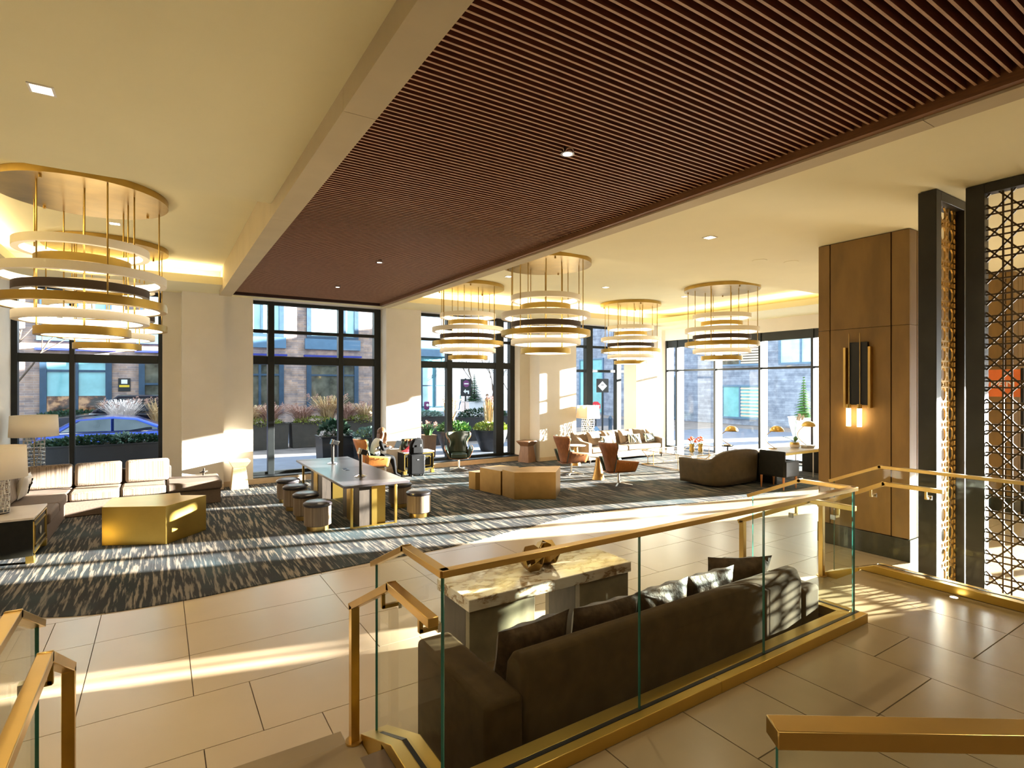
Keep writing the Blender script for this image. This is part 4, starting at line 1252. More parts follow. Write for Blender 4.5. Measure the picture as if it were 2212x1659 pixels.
def bouquet(label, x, y, z, m, r, n, seed, vase_m='brass'):
    rr = random.Random(seed)
    v = thing('flower_vase', label, 'vase', (x, y, z))
    MB().lathe([(0.05, 0), (0.075, 0.06), (0.06, 0.15), (0.08, 0.24), (0.074, 0.24), (0.05, 0.14)], n=8).build('vase', vase_m, v)
    for k in range(n):
        a, e, d = rr.uniform(0, 6.28), rr.uniform(0.1, 1.3), r * rr.uniform(0.5, 1)
        c_ = (d * math.cos(a) * math.cos(e), d * math.sin(a) * math.cos(e), 0.29 + d * math.sin(e))
        f = MB()
        for q in range(7):
            t_ = 6.28 * q / 7
            f.ball((c_[0] + 0.022 * math.cos(t_), c_[1] + 0.022 * math.sin(t_), c_[2] + 0.006 * (q % 2)), 0.024, 0.024, 0.014, 7, 4)
        f.ball((c_[0], c_[1], c_[2] + 0.015), 0.015, n=6, m=4)
        f.build('blossom', m, v, smooth=True)
        MB().tube([(0, 0, 0.2), c_], 0.004, 5).build('stem', 'leaf_green', v)
bouquet('gold vase with orange flowers, left of the pair on the wire table', 12.75, 10.35, 0.45, 'petal_orange', 0.17, 10, 1)
bouquet('gold vase with orange flowers, right of the pair on the wire table', 13.0, 10.25, 0.45, 'petal_orange', 0.17, 10, 2)

# ---- curved brown armchair, desk chair and desk by the right windows
a_ = thing('curved_armchair', 'wide brown velvet armchair with a curved high back beyond the steps', 'armchair', (11.5, 8.55, 0))
def uwall(off_in, off_out):
    pts = []
    for k in range(33):
        t = k / 32
        if t < 0.25: p = (-0.78, 0.45 - 0.75 * (t / 0.25)); hh = 0.62 + 0.02 * t
        elif t > 0.75: p = (0.78, -0.30 + 0.75 * ((t - 0.75) / 0.25)); hh = 0.62 + 0.02 * (1 - t)
        else:
            a = math.pi + math.pi * (t - 0.25) / 0.5
            p = (0.78 * math.copysign(abs(math.cos(a)) ** 0.55, math.cos(a)), -0.30 - 0.26 * abs(math.sin(a)) ** 0.55)
            hh = 0.63 + 0.22 * (0.5 - 0.5 * math.cos(2 * math.pi * (t - 0.25) / 0.5)) ** 0.5
        pts.append((p[0], p[1], hh))
    return pts
up = uwall(0, 0)
mb = MB()
mb.grid(lambda u, v: (lambda p: (p[0] * (1 + 0.03 * v), p[1] * (1 + 0.05 * v), 0.06 + (p[2] - 0.06) * v))(up[int(round(u * 32))]), 32, 6)
mb.build('back_and_arms', 'olive_velvet', a_, smooth=True, solid=0.13)
soft('seat_base', 'olive_velvet', a_, -0.70, 0.70, -0.45, 0.45, 0.07, 0.30, 0.03)
soft('seat_cushion', 'olive_velvet', a_, -0.69, 0.69, -0.42, 0.46, 0.305, 0.46, 0.05)
for x in (-0.6, 0.6):
    for y in (-0.4, 0.38): MB().cyl((x, y, 0), 0.018, 0.011, 0.075, 10, 0.03).build('foot', 'table_dark', a_)
d_ = thing('desk_chair', 'dark upholstered desk chair on tapered wooden legs', 'chair', (12.0, 7.30, 0))
soft('backrest', 'chest_dark', d_, -0.28, -0.20, -0.31, 0.31, 0.30, 0.88, 0.03)
soft('seat', 'chest_dark', d_, -0.27, 0.30, -0.30, 0.30, 0.30, 0.47, 0.04)
for y in (-0.3, 0.3): soft('arm', 'chest_dark', d_, -0.25, 0.28, y - 0.035, y + 0.035, 0.30, 0.66, 0.02)
for x in (-0.24, 0.25):
    for y in (-0.27, 0.27): MB().cyl((x, y, 0), 0.014, 0.011, 0.30, 8, 0.03).build('leg', 'orange_shell', d_)
k_ = thing('desk', 'long dark writing desk with stone top by the right windows', 'desk', (13.6, 7.95, 0))
box('top', 'stone_pale', k_, -1.3, 1.3, -0.40, 0.40, 0.72, 0.75, 0.004)
box('side_panel', 'chest_dark', k_, -1.28, -1.22, -0.38, 0.38, 0.011, 0.719)
box('side_panel', 'chest_dark', k_, 1.22, 1.28, -0.38, 0.38, 0.011, 0.719)
box('apron', 'brass_sheet', k_, -1.21, 1.21, -0.385, -0.365, 0.66, 0.719)
for x in (-0.35, 0.45): MB().cyl((x, -0.34, 0), 0.012, 0.011, 0.66, 8).build('leg', 'steel_white', k_)
def dome_lamp(label, x, y, z, h, rz=0, r=0.17):
    q = thing('dome_lamp', label, 'lamp', (x, y, z), rz, 'brass dome lamps near the right windows')
    MB().cyl((0, 0, 0), 0.10, 0, 0.02, 24).build('base', 'brass_dark', q, smooth=True)
    pts = []
    for k in range(13):
        t = math.pi * (1.0 - 0.0) * k / 12
        pts.append((0.05 - 0.24 * math.sin(t) , 0, 0.02 + (h - 0.02) * (k / 12)))
    MB().tube(pts, 0.009, 8).build('stem', 'brass', q, smooth=True)
    prof = [(r * math.cos(a), r * math.sin(a) * 0.85) for a in [R(90) * i / 8 for i in range(9)]]
    MB().lathe([(p[0] if p[0] > 1e-5 else 0.0, p[1]) for p in prof], (0.10, 0, h - 0.06), 28, cap=False).build('dome', 'brass', q, smooth=True, solid=0.006)
    MB().ball((0.10, 0, h - 0.03), 0.035, n=10, m=6).build('bulb', 'lamp_white', q)
dome_lamp('brass dome lamp on the left half of the desk', 13.15, 8.15, 0.751, 0.50, R(-35))
dome_lamp('brass dome lamp on the right end of the desk, beside the books', 14.45, 8.05, 0.751, 0.58, R(-35))
dome_lamp('brass dome lamp on the slim stand behind the curved armchair', 12.85, 9.25, 0.751, 0.44, R(-35))
sd = thing('lamp_stand', 'slim dark stand under the brass dome lamp behind the curved armchair', 'stand', (12.85, 9.25, 0))
MB().cyl((0, 0, 0), 0.16, 0.725, 0.75, 24).build('top', 'chest_dark', sd)
MB().cyl((0, 0, 0), 0.02, 0.03, 0.725, 10).build('pole', 'chest_dark', sd)
MB().cyl((0, 0, 0), 0.13, 0.011, 0.03, 24).build('foot', 'chest_dark', sd)
for k, (l, z0, w) in enumerate((('bottom book of the stack on the desk', 0.751, 0.17), ('top book of the stack on the desk', 0.782, 0.14))):
    b = thing('book', l, 'book', (14.15, 7.80, z0), R(12 - 30 * k), 'books stacked on the desk')
    box('pages', 'paper', b, -w + 0.005, w - 0.005, -0.11, 0.11, 0.004, 0.026)
    box('cover', 'mocha_velvet' if k == 0 else 'stone_pale', b, -w, w, -0.115, 0.115, 0.0, 0.004)
    box('cover', 'mocha_velvet' if k == 0 else 'stone_pale', b, -w, w, -0.115, 0.115, 0.026, 0.030)
q = thing('potted_orchid', 'white orchid in a round gold pot on the desk', 'plant', (13.80, 7.95, 0.751))
MB().lathe([(0.09, 0), (0.12, 0.03), (0.12, 0.09)], n=24).build('pot', 'stone_pale', q, smooth=True)
MB().lathe([(0.119, 0.09), (0.115, 0.14), (0.10, 0.15), (0.0, 0.14)], n=24).build('pot_band', 'brass', q, smooth=True)
for k, a in enumerate((0.4, 2.2, 3.9)):
    MB().grid(lambda u, v: ((0.02 + 0.26 * u) * math.cos(a) - (v - 0.5) * 0.09 * math.sin(math.pi * min(u + 0.1, 1)) * math.sin(a), (0.02 + 0.26 * u) * math.sin(a) + (v - 0.5) * 0.09 * math.sin(math.pi * min(u + 0.1, 1)) * math.cos(a), 0.15 + 0.24 * u - 0.12 * u * u + 0.02 * abs(v - 0.5)), 8, 4).build('leaf', 'leaf_green', q, smooth=True, solid=0.004)
rr = random.Random(4)
for k in range(2):
    pts = [(0.0 + 0.03 * k, 0, 0.14), (0.01 + 0.04 * k, 0, 0.45), (0.04 + 0.05 * k, 0, 0.70), (0.16, 0.0, 0.80 + 0.03 * k), (0.30, 0.0, 0.78)]
    MB().tube([tuple(p) for p in pts], 0.005, 6).build('stem', 'leaf_green', q)
for k in range(9):
    c_ = (0.08 + 0.26 * rr.random(), rr.uniform(-0.06, 0.06), 0.72 + 0.12 * rr.random())
    f = MB()
    for w in range(5):
        t_ = 6.28 * w / 5
        f.ball((c_[0] + 0.03 * math.cos(t_), c_[1], c_[2] + 0.03 * math.sin(t_)), 0.028, 0.009, 0.028, 8, 5)
    f.build('blossom', 'petal_white', q, smooth=True)

# ================================================================== THE SEATED PERSON AND BELONGINGS
def skin_body(name, joints, edges, mats, assign, parent=None, root=0, sub=2):
    me = bpy.data.meshes.new(name)
    keys = list(joints)
    me.from_pydata([joints[k][0] for k in keys], [(keys.index(a), keys.index(b)) for a, b in edges], [])
    o = bpy.data.objects.new(name, me)
    COL.objects.link(o)
    o.modifiers.new('skin', 'SKIN').use_smooth_shade = True
    for i, k in enumerate(keys):
        r = joints[k][1]
        me.skin_vertices[0].data[i].radius = (r, r) if not isinstance(r, tuple) else r
        me.skin_vertices[0].data[i].use_root = (i == root)
    md = o.modifiers.new('sub', 'SUBSURF')
    md.levels = sub
    md.render_levels = sub
    dg = bpy.context.evaluated_depsgraph_get()
    me2 = bpy.data.meshes.new_from_object(o.evaluated_get(dg))
    bpy.data.objects.remove(o, do_unlink=True)
    me2.materials.clear()
    for m in mats: me2.materials.append(MATS[m])
    pos = [Vector(joints[k][0]) for k in keys]
    segs = [(a, b) for a, b in edges]
    for p in me2.polygons:
        best, bi = 1e9, keys[0]
        c_ = p.center
        for a, b in segs:
            A, B = Vector(joints[a][0]), Vector(joints[b][0])
            t = max(0, min(1, (c_ - A).dot(B - A) / max(1e-9, (B - A).length_squared)))
            d = (c_ - (A + (B - A) * t)).length
            if d < best: best, bi = d, (a if t < 0.5 else b)
        p.material_index = assign(bi, c_)
        p.use_smooth = True
    o2 = bpy.data.objects.new(name, me2)
    COL.objects.link(o2)
    if parent is not None: o2.parent = parent
    return o2
def seated_person():
    # faces +X, origin on the floor below the hips
    J = {'pelvis': ((0, 0, 0.57), (0.13, 0.16)), 'belly': ((0.02, 0, 0.72), (0.11, 0.145)), 'chest': ((0.09, 0, 0.89), (0.115, 0.16)), 'neck0': ((0.15, 0, 1.005), 0.07), 'neck': ((0.185, 0, 1.06), 0.05), 'jaw': ((0.235, 0, 1.115), 0.066), 'skull': ((0.22, 0, 1.19), 0.088), 'crown': ((0.205, 0, 1.235), 0.068)}
    E_ = [('pelvis', 'belly'), ('belly', 'chest'), ('chest', 'neck0'), ('neck0', 'neck'), ('neck', 'jaw'), ('jaw', 'skull'), ('skull', 'crown')]
    for n_, s in (('l', 1), ('r', -1)):
        J.update({'sh' + n_: ((0.10, s * 0.16, 0.965), 0.062), 'el' + n_: ((0.15, s * 0.24, 0.76), 0.046), 'wr' + n_: ((0.37, s * 0.10, 0.80), 0.031), 'palm' + n_: ((0.43, s * 0.075, 0.80), (0.024, 0.036)), 'hip' + n_: ((0.04, s * 0.09, 0.54), 0.105), 'kn' + n_: ((0.46, s * 0.10, 0.545), 0.066), 'calf' + n_: ((0.52 + 0.03 * s, s * 0.10, 0.36), 0.056), 'an' + n_: ((0.58 + 0.05 * s, s * 0.10, 0.11), 0.040), 'ball' + n_: ((0.68 + 0.05 * s, s * 0.11, 0.055), 0.038), 'toe' + n_: ((0.76 + 0.05 * s, s * 0.115, 0.045), 0.026)})
        E_ += [('chest', 'sh' + n_), ('sh' + n_, 'el' + n_), ('el' + n_, 'wr' + n_), ('wr' + n_, 'palm' + n_), ('pelvis', 'hip' + n_), ('hip' + n_, 'kn' + n_), ('kn' + n_, 'calf' + n_), ('calf' + n_, 'an' + n_), ('an' + n_, 'ball' + n_), ('ball' + n_, 'toe' + n_)]
    # 0 skin 1 knit top 2 dark jacket sleeves 3 trousers 4 boots
    def asg(k, c_):
        if k in ('neck', 'jaw', 'skull', 'crown') or k.startswith('palm'): return 0
        if k.startswith('wr'): return 0 if c_.x > 0.36 else 2
        if k.startswith('el') or k.startswith('sh'): return 2 if abs(c_.y) > 0.19 or k.startswith('el') else 1
        if k in ('chest', 'neck0', 'belly'): return 1
        if k.startswith(('an', 'ball', 'toe')): return 3
        return 2
    P = thing('person', 'seated person with long brown hair, cream top and dark trousers, bent over a laptop', 'person', (4.52, 13.43, 0.0), R(2))
    body = skin_body('body', J, E_, ['skin', 'knit_cream', 'black_cloth', 'black_cloth'], asg, P)
    for s in (1, -1):
        for k in range(4):
            y0 = s * (0.052 + 0.018 * k)
            L = (0.06, 0.072, 0.068, 0.055)[k]
            MB().tube([(0.445, y0, 0.803), (0.445 + L * 0.5, y0 - s * 0.004, 0.806), (0.445 + L * 0.85, y0 - s * 0.006, 0.788), (0.445 + L, y0 - s * 0.006, 0.772)], [0.010, 0.009, 0.008, 0.006], 7).build('finger', 'skin', body, smooth=True)
        MB().tube([(0.405, s * 0.045, 0.80), (0.435, s * 0.022, 0.798), (0.462, s * 0.02, 0.785)], [0.012, 0.010, 0.007], 7).build('thumb', 'skin', body, smooth=True)
    # face
    MB().tube([(0.300, 0, 1.165), (0.322, 0, 1.135), (0.308, 0, 1.12)], [0.008, 0.016, 0.010], 7).build('nose', 'skin', body, smooth=True)
    for s in (1, -1):
        MB().ball((0.297, s * 0.034, 1.165), 0.010, n=8, m=6).build('eye', 'black_cloth', body)
        MB().ball((0.225, s * 0.085, 1.15), 0.018, 0.010, 0.028, 8, 6).build('ear', 'skin', body, smooth=True)
    MB().box(0.298, 0.306, -0.022, 0.022, 1.083, 1.090).build('mouth', 'sign_red', body)
    hair = MB()
    def cap(u, v):
        a = R(62) + R(236) * u
        e = R(92) - R(108) * v
        return (0.212 + 0.112 * math.cos(e) * math.cos(a) * 1.02, 0.108 * math.cos(e) * math.sin(a), 1.19 + 0.108 * math.sin(e) )
    hair.grid(cap, 18, 8)
    hair.grid(lambda u, v: (0.30 - 0.15 * u + 0.02 * math.sin(6 * v), -0.10 - 0.012 * math.sin(9 * u), 1.18 - 0.30 * v + 0.05 * u), 8, 8)
    hair.grid(lambda u, v: (0.28 - 0.15 * u + 0.02 * math.sin(6 * v), 0.10 + 0.012 * math.sin(9 * u), 1.18 - 0.27 * v + 0.05 * u), 8, 8)
    hair.grid(lambda u, v: (0.13 - 0.03 * v, -0.10 + 0.2 * u, 1.17 - 0.24 * v), 8, 8)
    hair.build('hair', 'hair_brown', body, smooth=True, solid=0.022)
    return P
seated_person()
lp = thing('laptop', 'slim dark laptop on the seated person lap', 'laptop', (4.99, 13.43, 0.745), R(2))
box('base', 'silver_case', lp, -0.11, 0.12, -0.16, 0.16, 0, 0.014, 0.003)
box('keyboard', 'black_metal', lp, -0.06, 0.09, -0.14, 0.14, 0.0142, 0.017)
o = box('screen', 'black_metal', lp, 0, 0.008, -0.16, 0.16, 0, 0.20, 0.002)
o.location = (0.118, 0, 0.012)
o.rotation_euler = (0, R(25), 0)
rg = MB()
rr = random.Random(9)
rg.grid(lambda u, v: ((u - 0.5) * 0.5, (v - 0.5) * 0.34, 0.004 + 0.15 * (math.sin(math.pi * u) * math.sin(math.pi * v)) ** 0.8 * (0.75 + 0.25 * math.sin(11 * u + 5 * v)) + 0.015 * math.sin(23 * u) * math.sin(17 * v) * math.sin(math.pi * u) * math.sin(math.pi * v)), 28, 20)
rg.grid(lambda u, v: ((u - 0.5) * 0.5, (0.5 - v) * 0.34, 0.001), 4, 4)
o = rg.build('scarf', 'red_cloth', None, smooth=True)
o.location = (5.68, 13.80, 0.602)
o.rotation_euler = (0, 0, R(6))
tag(o, 'crumpled red scarf on the chest beside the seated person', 'scarf')
b_ = thing('tote_bag', 'dark green tote bag with black strap standing on the fretwork chest', 'bag', (5.66, 14.02, 0.601))
soft('bag_body', 'green_leather', b_, -0.20, 0.20, -0.07, 0.06, 0, 0.33, 0.05)
MB().tube([(-0.05, -0.075, 0.30), (-0.06, -0.09, 0.15), (0.0, -0.085, 0.05), (0.06, -0.09, 0.18), (0.05, -0.075, 0.32)], 0.012, 6).build('strap', 'black_cloth', b_, smooth=True)
box('top_band', 'walnut_shell', b_, -0.13, 0.13, -0.078, -0.06, 0.26, 0.31, 0.006)
c_ = thing('suitcase', 'black wheeled suitcase standing in front of the fretwork chest', 'suitcase', (5.62, 13.36, 0))
soft('body', 'black_cloth', c_, -0.20, 0.20, -0.12, 0.12, 0.05, 0.58, 0.04)
box('side_band', 'silver_case', c_, 0.19, 0.206, -0.10, 0.10, 0.08, 0.55, 0.006)
for x in (-0.15, 0.15): MB().cyl((x, -0.085, 0), 0.025, 0.011, 0.05, 10).build('wheel', 'rubber', c_)
for x in (-0.15, 0.15): MB().cyl((x, 0.085, 0), 0.025, 0.011, 0.05, 10).build('wheel', 'rubber', c_)
MB().tube([(-0.09, 0.09, 0.58), (-0.09, 0.09, 0.80), (0.09, 0.09, 0.80), (0.09, 0.09, 0.58)], 0.008, 6).build('handle', 'chrome', c_)
box('badge', 'silver_case', c_, -0.02, 0.03, -0.127, -0.121, 0.43, 0.45)
k_ = thing('backpack', 'black backpack resting on top of the black suitcase', 'bag', (5.60, 13.33, 0.582))
MB().prism([(-0.19, 0.0), (-0.17, 0.26), (-0.09, 0.40), (0.10, 0.42), (0.17, 0.38), (0.19, 0.0)], -0.10, 0.05, 'y').build('bag_body', 'black_cloth', k_, bevel=0.05, segs=4)
soft('pocket', 'black_cloth', k_, -0.13, 0.13, -0.135, -0.095, 0.03, 0.19, 0.02)
MB().tube([(-0.04, -0.03, 0.40), (-0.02, -0.04, 0.44), (0.03, -0.04, 0.44), (0.05, -0.03, 0.40)], 0.010, 6).build('strap', 'black_cloth', k_)
box('buckle', 'silver_case', k_, 0.07, 0.10, -0.142, -0.132, 0.20, 0.26)
# ================================================================== OUTSIDE
GZ = -0.10
structure(MB().box(-30, 16.6, 14.95, 20.0, GZ - 0.2, GZ).box(16.6, 27.5, -30, 20.0, GZ - 0.2, GZ).build('ground_pavement', 'pavement'))
structure(MB().box(-30, 27.5, 20.0, 24.5, GZ - 0.2, GZ - 0.001).box(27.5, 29.9, -30, 70, GZ - 0.2, GZ - 0.002).build('ground_road', 'cobble'))
structure(MB().box(-30, 27.5, 24.5, 70, GZ - 0.2, GZ - 0.003).box(29.9, 120, -60, 120, GZ - 0.3, GZ - 0.05).box(-60, 29.9, 70, 120, GZ - 0.3, GZ - 0.05).build('ground_street', 'asphalt'))

def facade_window(parent, x0, x1, z0, z1, y, glass_m, bars=(), hbar=None, split=None):
    f = MB()
    w = 0.16
    f.box(x0, x1, y - 0.14, y - 0.001, z1 - w, z1).box(x0, x1, y - 0.14, y - 0.001, z0, z0 + w).box(x0, x0 + w * 1.5, y - 0.14, y - 0.001, z0 + w, z1 - w).box(x1 - w * 1.5, x1, y - 0.14, y - 0.001, z0 + w, z1 - w)
    for b in bars: f.box(b - 0.06, b + 0.06, y - 0.12, y - 0.001, z0 + w, z1 - w)
    if hbar: f.box(x0 + w * 1.5, x1 - w * 1.5, y - 0.11, y - 0.001, hbar - 0.05, hbar + 0.05)
    o = f.build('window', 'frame_blue', parent)
    xs = [x0 + w * 1.5] + list(bars) + [x1 - w * 1.5]
    zs = [z0 + w] + ([split] if split else []) + [z1 - w]
    for a, b in zip(xs[:-1], xs[1:]):
        for k, (p, q) in enumerate(zip(zs[:-1], zs[1:])):
            MB().box(a, b, y - 0.03, y - 0.002, p, q).build('pane', ('shop_glow' if split and k == 0 else glass_m), o)
    return o
bb_ = thing('brick_building', 'brick building with blue framed windows across the street', 'building', (0, 32, 0))
MB().box(-16, 11.2, 0, 10, GZ, 15).build('wall', 'brick_far', bb_)
facade_window(bb_, -4.5, -1.9, 1.0, 3.6, 0, 'teal_glass', (-3.2,), 3.0, 1.85)
facade_window(bb_, -0.85, 1.4, 0.3, 3.6, 0, 'dim_glass', (0.2,), 2.4)
facade_window(bb_, 3.2, 5.7, 0.8, 3.6, 0, 'dim_glass', (4.5,), 2.9)
facade_window(bb_, 6.9, 9.8, 0.9, 3.6, 0, 'dim_glass', (8.9,), 2.9)
for x0, x1, b in ((-9.0, -6.2, -7.6), (-4.5, -1.9, -3.2), (-0.85, 1.4, 0.4), (3.2, 5.7, 4.6), (6.9, 9.8, 9.0)):
    facade_window(bb_, x0, x1, 4.95, 8.0, 0, 'cyan_glass', (b,))
    facade_window(bb_, x0, x1, 9.3, 12.2, 0, 'cyan_glass', (b,))
    MB().box(x0 - 0.1, x1 + 0.1, -0.20, -0.001, 4.35, 4.94).build('spandrel', 'panel_blue', bb_)
    MB().box(x0 - 0.15, x1 + 0.15, -0.28, -0.001, 3.92, 4.02).build('canopy_edge', 'awning_blue', bb_)
sg = MB().box(-0.24, 0.24, -0.04, 0, 0, 0.62).build('plaque', 'sign_black', bb_)
sg.location = (-1.42, -0.001, 2.05)
MB().box(-0.2, 0.2, -0.05, -0.041, 0.20, 0.30).build('yellow_band', 'sign_yellow', sg)
MB().box(-0.12, 0.12, -0.05, -0.041, 0.36, 0.56).build('white_mark', 'sign_white', sg)

tb = thing('teal_building', 'low teal glazed building beyond the brick building', 'building', (0, 46, 0))
MB().box(12.5, 22.6, 0, 6, GZ, 4.9).build('wall', 'teal_panel', tb)
MB().box(12.4, 22.8, -0.4, 6, 4.9, 6.3).build('fascia', 'panel_blue', tb)
for k in range(7):
    x = 13.1 + 1.35 * k
    f = MB().box(x, x + 1.1, -0.08, -0.001, 0.3, 4.2).build('window', 'frame_blue', tb)
    MB().box(x + 0.1, x + 1.0, -0.10, -0.081, 0.4, 2.2).build('pane', 'cyan_glass', f)
    MB().box(x + 0.1, x + 1.0, -0.10, -0.081, 2.3, 4.1).build('pane', 'cyan_glass', f)
pg = thing('steel_pergola', 'white steel roof frame above the teal building seen through the third window', 'pergola', (0, 47, 0))
for k in range(4): MB().bar((13 + 3.2 * k, 0, 6.31), (13 + 3.2 * k, 0, 10), 0.14, 0.14).build('post', 'steel_white', pg)
for z, dz in ((9.9, 0.2), (8.2, 0.9)): MB().bar((12.5, 0, z), (23, 0, z + dz), 0.14, 0.16).build('beam', 'steel_white', pg)

gb = thing('grey_brick_building', 'blue grey brick building in shade beyond the right windows', 'building', (30, 0, 0))
MB().box(0, 12, 13.5, 40, GZ, 9).build('wall', 'brick_grey', gb)
def side_window(y0, y1, z0, z1, m, louvre=0, bars=()):
    f = MB()
    w = 0.12
    f.box(-0.1, -0.001, y0, y1, z1 - w, z1).box(-0.1, -0.001, y0, y1, z0, z0 + w).box(-0.1, -0.001, y0, y0 + w, z0 + w, z1 - w).box(-0.1, -0.001, y1 - w, y1, z0 + w, z1 - w)
    for b in bars: f.box(-0.09, -0.001, b - 0.05, b + 0.05, z0 + w, z1 - w)
    o = f.build('window', 'panel_blue', gb)
    ys_ = [y0 + w] + list(bars) + [y1 - w]
    for a, b in zip(ys_[:-1], ys_[1:]): MB().box(-0.03, -0.002, a, b, z0 + w, z1 - w).build('pane', m, o)
    for k in range(louvre):
        z = z0 + w + (z1 - z0 - 2 * w) * (k + 0.5) / louvre
        MB().bar((-0.06, y0 + w, z), (-0.06, (y0 + y1) / 2, z), 0.012, 0.10).build('louvre', 'stone_pale', o)
side_window(19.3, 22.0, 0.25, 2.35, 'teal_glass', 9, (20.7,))
side_window(19.0, 22.4, 3.5, 5.0, 'dim_glass', 8, (20.7,))
side_window(15.6, 18.2, 3.5, 5.2, 'cyan_glass', 0, (16.9,))
side_window(25.6, 27.6, 0.0, 3.0, 'dim_glass', 0, (26.6,))
side_window(33.0, 36.0, 0.0, 4.5, 'teal_glass', 0, (34.5,))

# ---- vehicles
def car(label, loc, flip, m, L, Wd, prof, glass_poly, wheel_r, wheels, splits, name):
    c = thing(name, label, 'car', loc)
    f = -1 if flip else 1
    MB().prism([(f * x, z) for x, z in prof[0]], -Wd / 2, Wd / 2, 'y').build('body', m, c, bevel=0.07, segs=3)
    MB().prism([(f * x, z) for x, z in prof[1]], -Wd / 2 + 0.12, Wd / 2 - 0.12, 'y').build('cabin', m, c, bevel=0.06, segs=3)
    for g_ in glass_poly:
        for s in (-1, 1):
            MB().prism([(f * x, z) for x, z in g_], s * (Wd / 2 - 0.115), s * (Wd / 2 - 0.10), 'y').build('side_glass', 'car_glass', c)
    for s in (-1, 1): MB().bar((f * splits[0], s * (Wd / 2 + 0.001), splits[2]), (f * splits[1], s * (Wd / 2 + 0.001), splits[2]), 0.012, 0.025).build('chrome_strip', 'chrome', c)
    for x in wheels:
        for s in (-1, 1):
            o = MB().cyl((0, 0, 0), wheel_r, -0.11, 0.11, 24).build('wheel', 'rubber', c, smooth=True)
            o.rotation_euler = (R(90), 0, 0)
            o.location = (f * x, s * (Wd / 2 - 0.10), wheel_r)
            h = MB().cyl((0, 0, 0), wheel_r * 0.6, -0.115, 0.115, 16).build('hub', 'chrome', o, smooth=True)
    for s in (-1, 1):
        MB().box(-0.06, 0.06, -0.09, 0.09, -0.06, 0.06).build('mirror', m, c, bevel=0.02).location = (f * splits[3], s * (Wd / 2 + 0.06), splits[2] + 0.1)
    return c
car('blue sedan parked behind the hedge outside the left window', (-0.95, 22.2, GZ), False, 'car_blue', 4.6, 1.8,
    ([(-2.3, 0.25), (-2.3, 0.80), (-2.05, 0.98), (1.05, 0.98), (2.05, 0.80), (2.28, 0.62), (2.28, 0.25)], [(-1.95, 0.97), (-1.25, 1.40), (-0.3, 1.47), (0.35, 1.40), (1.35, 0.96)]),
    [[(-1.60, 1.02), (-1.10, 1.36), (-0.35, 1.40), (-0.35, 1.02)], [(-0.27, 1.02), (-0.27, 1.40), (0.30, 1.34), (0.98, 1.02)]], 0.32, (-1.4, 1.42), (-1.9, 1.4, 0.99, 0.95), 'sedan_car')
car('black sport utility car on the street beyond the blue sedan', (-1.2, 27.6, GZ + 0.15), True, 'car_black', 4.9, 1.95,
    ([(-2.4, 0.30), (-2.4, 1.10), (-2.2, 1.18), (1.0, 1.18), (2.2, 1.05), (2.42, 0.85), (2.42, 0.30)], [(-2.35, 1.17), (-2.15, 1.80), (-1.8, 1.90), (0.2, 1.90), (1.15, 1.16)]),
    [[(-2.15, 1.24), (-2.0, 1.76), (-1.3, 1.80), (-1.3, 1.24)], [(-1.2, 1.24), (-1.2, 1.80), (-0.4, 1.80), (-0.4, 1.24)], [(-0.3, 1.24), (-0.3, 1.80), (0.15, 1.78), (0.85, 1.24)]], 0.38, (-1.5, 1.5), (-2.2, 1.1, 1.19, 0.9), 'utility_car')

# ---- planting
def leaves(mb, c, rx, ry, rz, n, s, rr, up=0.3, mi=0):
    for _ in range(n):
        while True:
            p = Vector((rr.uniform(-1, 1), rr.uniform(-1, 1), rr.uniform(-1, 1)))
            if p.length < 1: break
        p = p.normalized() * (p.length ** 0.5)
        o = Vector((c[0] + p.x * rx, c[1] + p.y * ry, c[2] + p.z * rz))
        d = (p + Vector((rr.uniform(-.5, .5), rr.uniform(-.5, .5), up + rr.uniform(-.3, .3)))).normalized()
        w = d.orthogonal().normalized()
        w.rotate(Matrix.Rotation(rr.uniform(0, 6.28), 3, d))
        l, h = s * rr.uniform(0.7, 1.3), s * 0.32
        mb.add([tuple(o), tuple(o + d * l * 0.5 + w * h), tuple(o + d * l), tuple(o + d * l * 0.5 - w * h)], [(0, 1, 2, 3)], mi)
def blades(mb, c, r, h, n, lean, rr, wd=0.012, mi=0):
    for _ in range(n):
        a = rr.uniform(0, 6.28)
        b = rr.uniform(0, r)
        base = Vector((c[0] + b * math.cos(a), c[1] + b * math.sin(a), c[2]))
        hh = h * rr.uniform(0.65, 1.1)
        ln = lean * rr.uniform(0.4, 1.2)
        dirv = Vector((math.cos(a), math.sin(a), 0))
        side = Vector((-math.sin(a), math.cos(a), 0)) * wd
        p1 = base + dirv * ln * 0.25 + Vector((0, 0, hh * 0.6))
        p2 = base + dirv * ln * 0.65 + Vector((0, 0, hh * 0.95))
        p3 = base + dirv * ln * 1.1 + Vector((0, 0, hh * 0.92))
        mb.add([tuple(base - side), tuple(base + side), tuple(p1 + side), tuple(p1 - side), tuple(p2 + side * 0.8), tuple(p2 - side * 0.8), tuple(p3)], [(0, 1, 2, 3), (3, 2, 4, 5), (5, 4, 6)], mi)
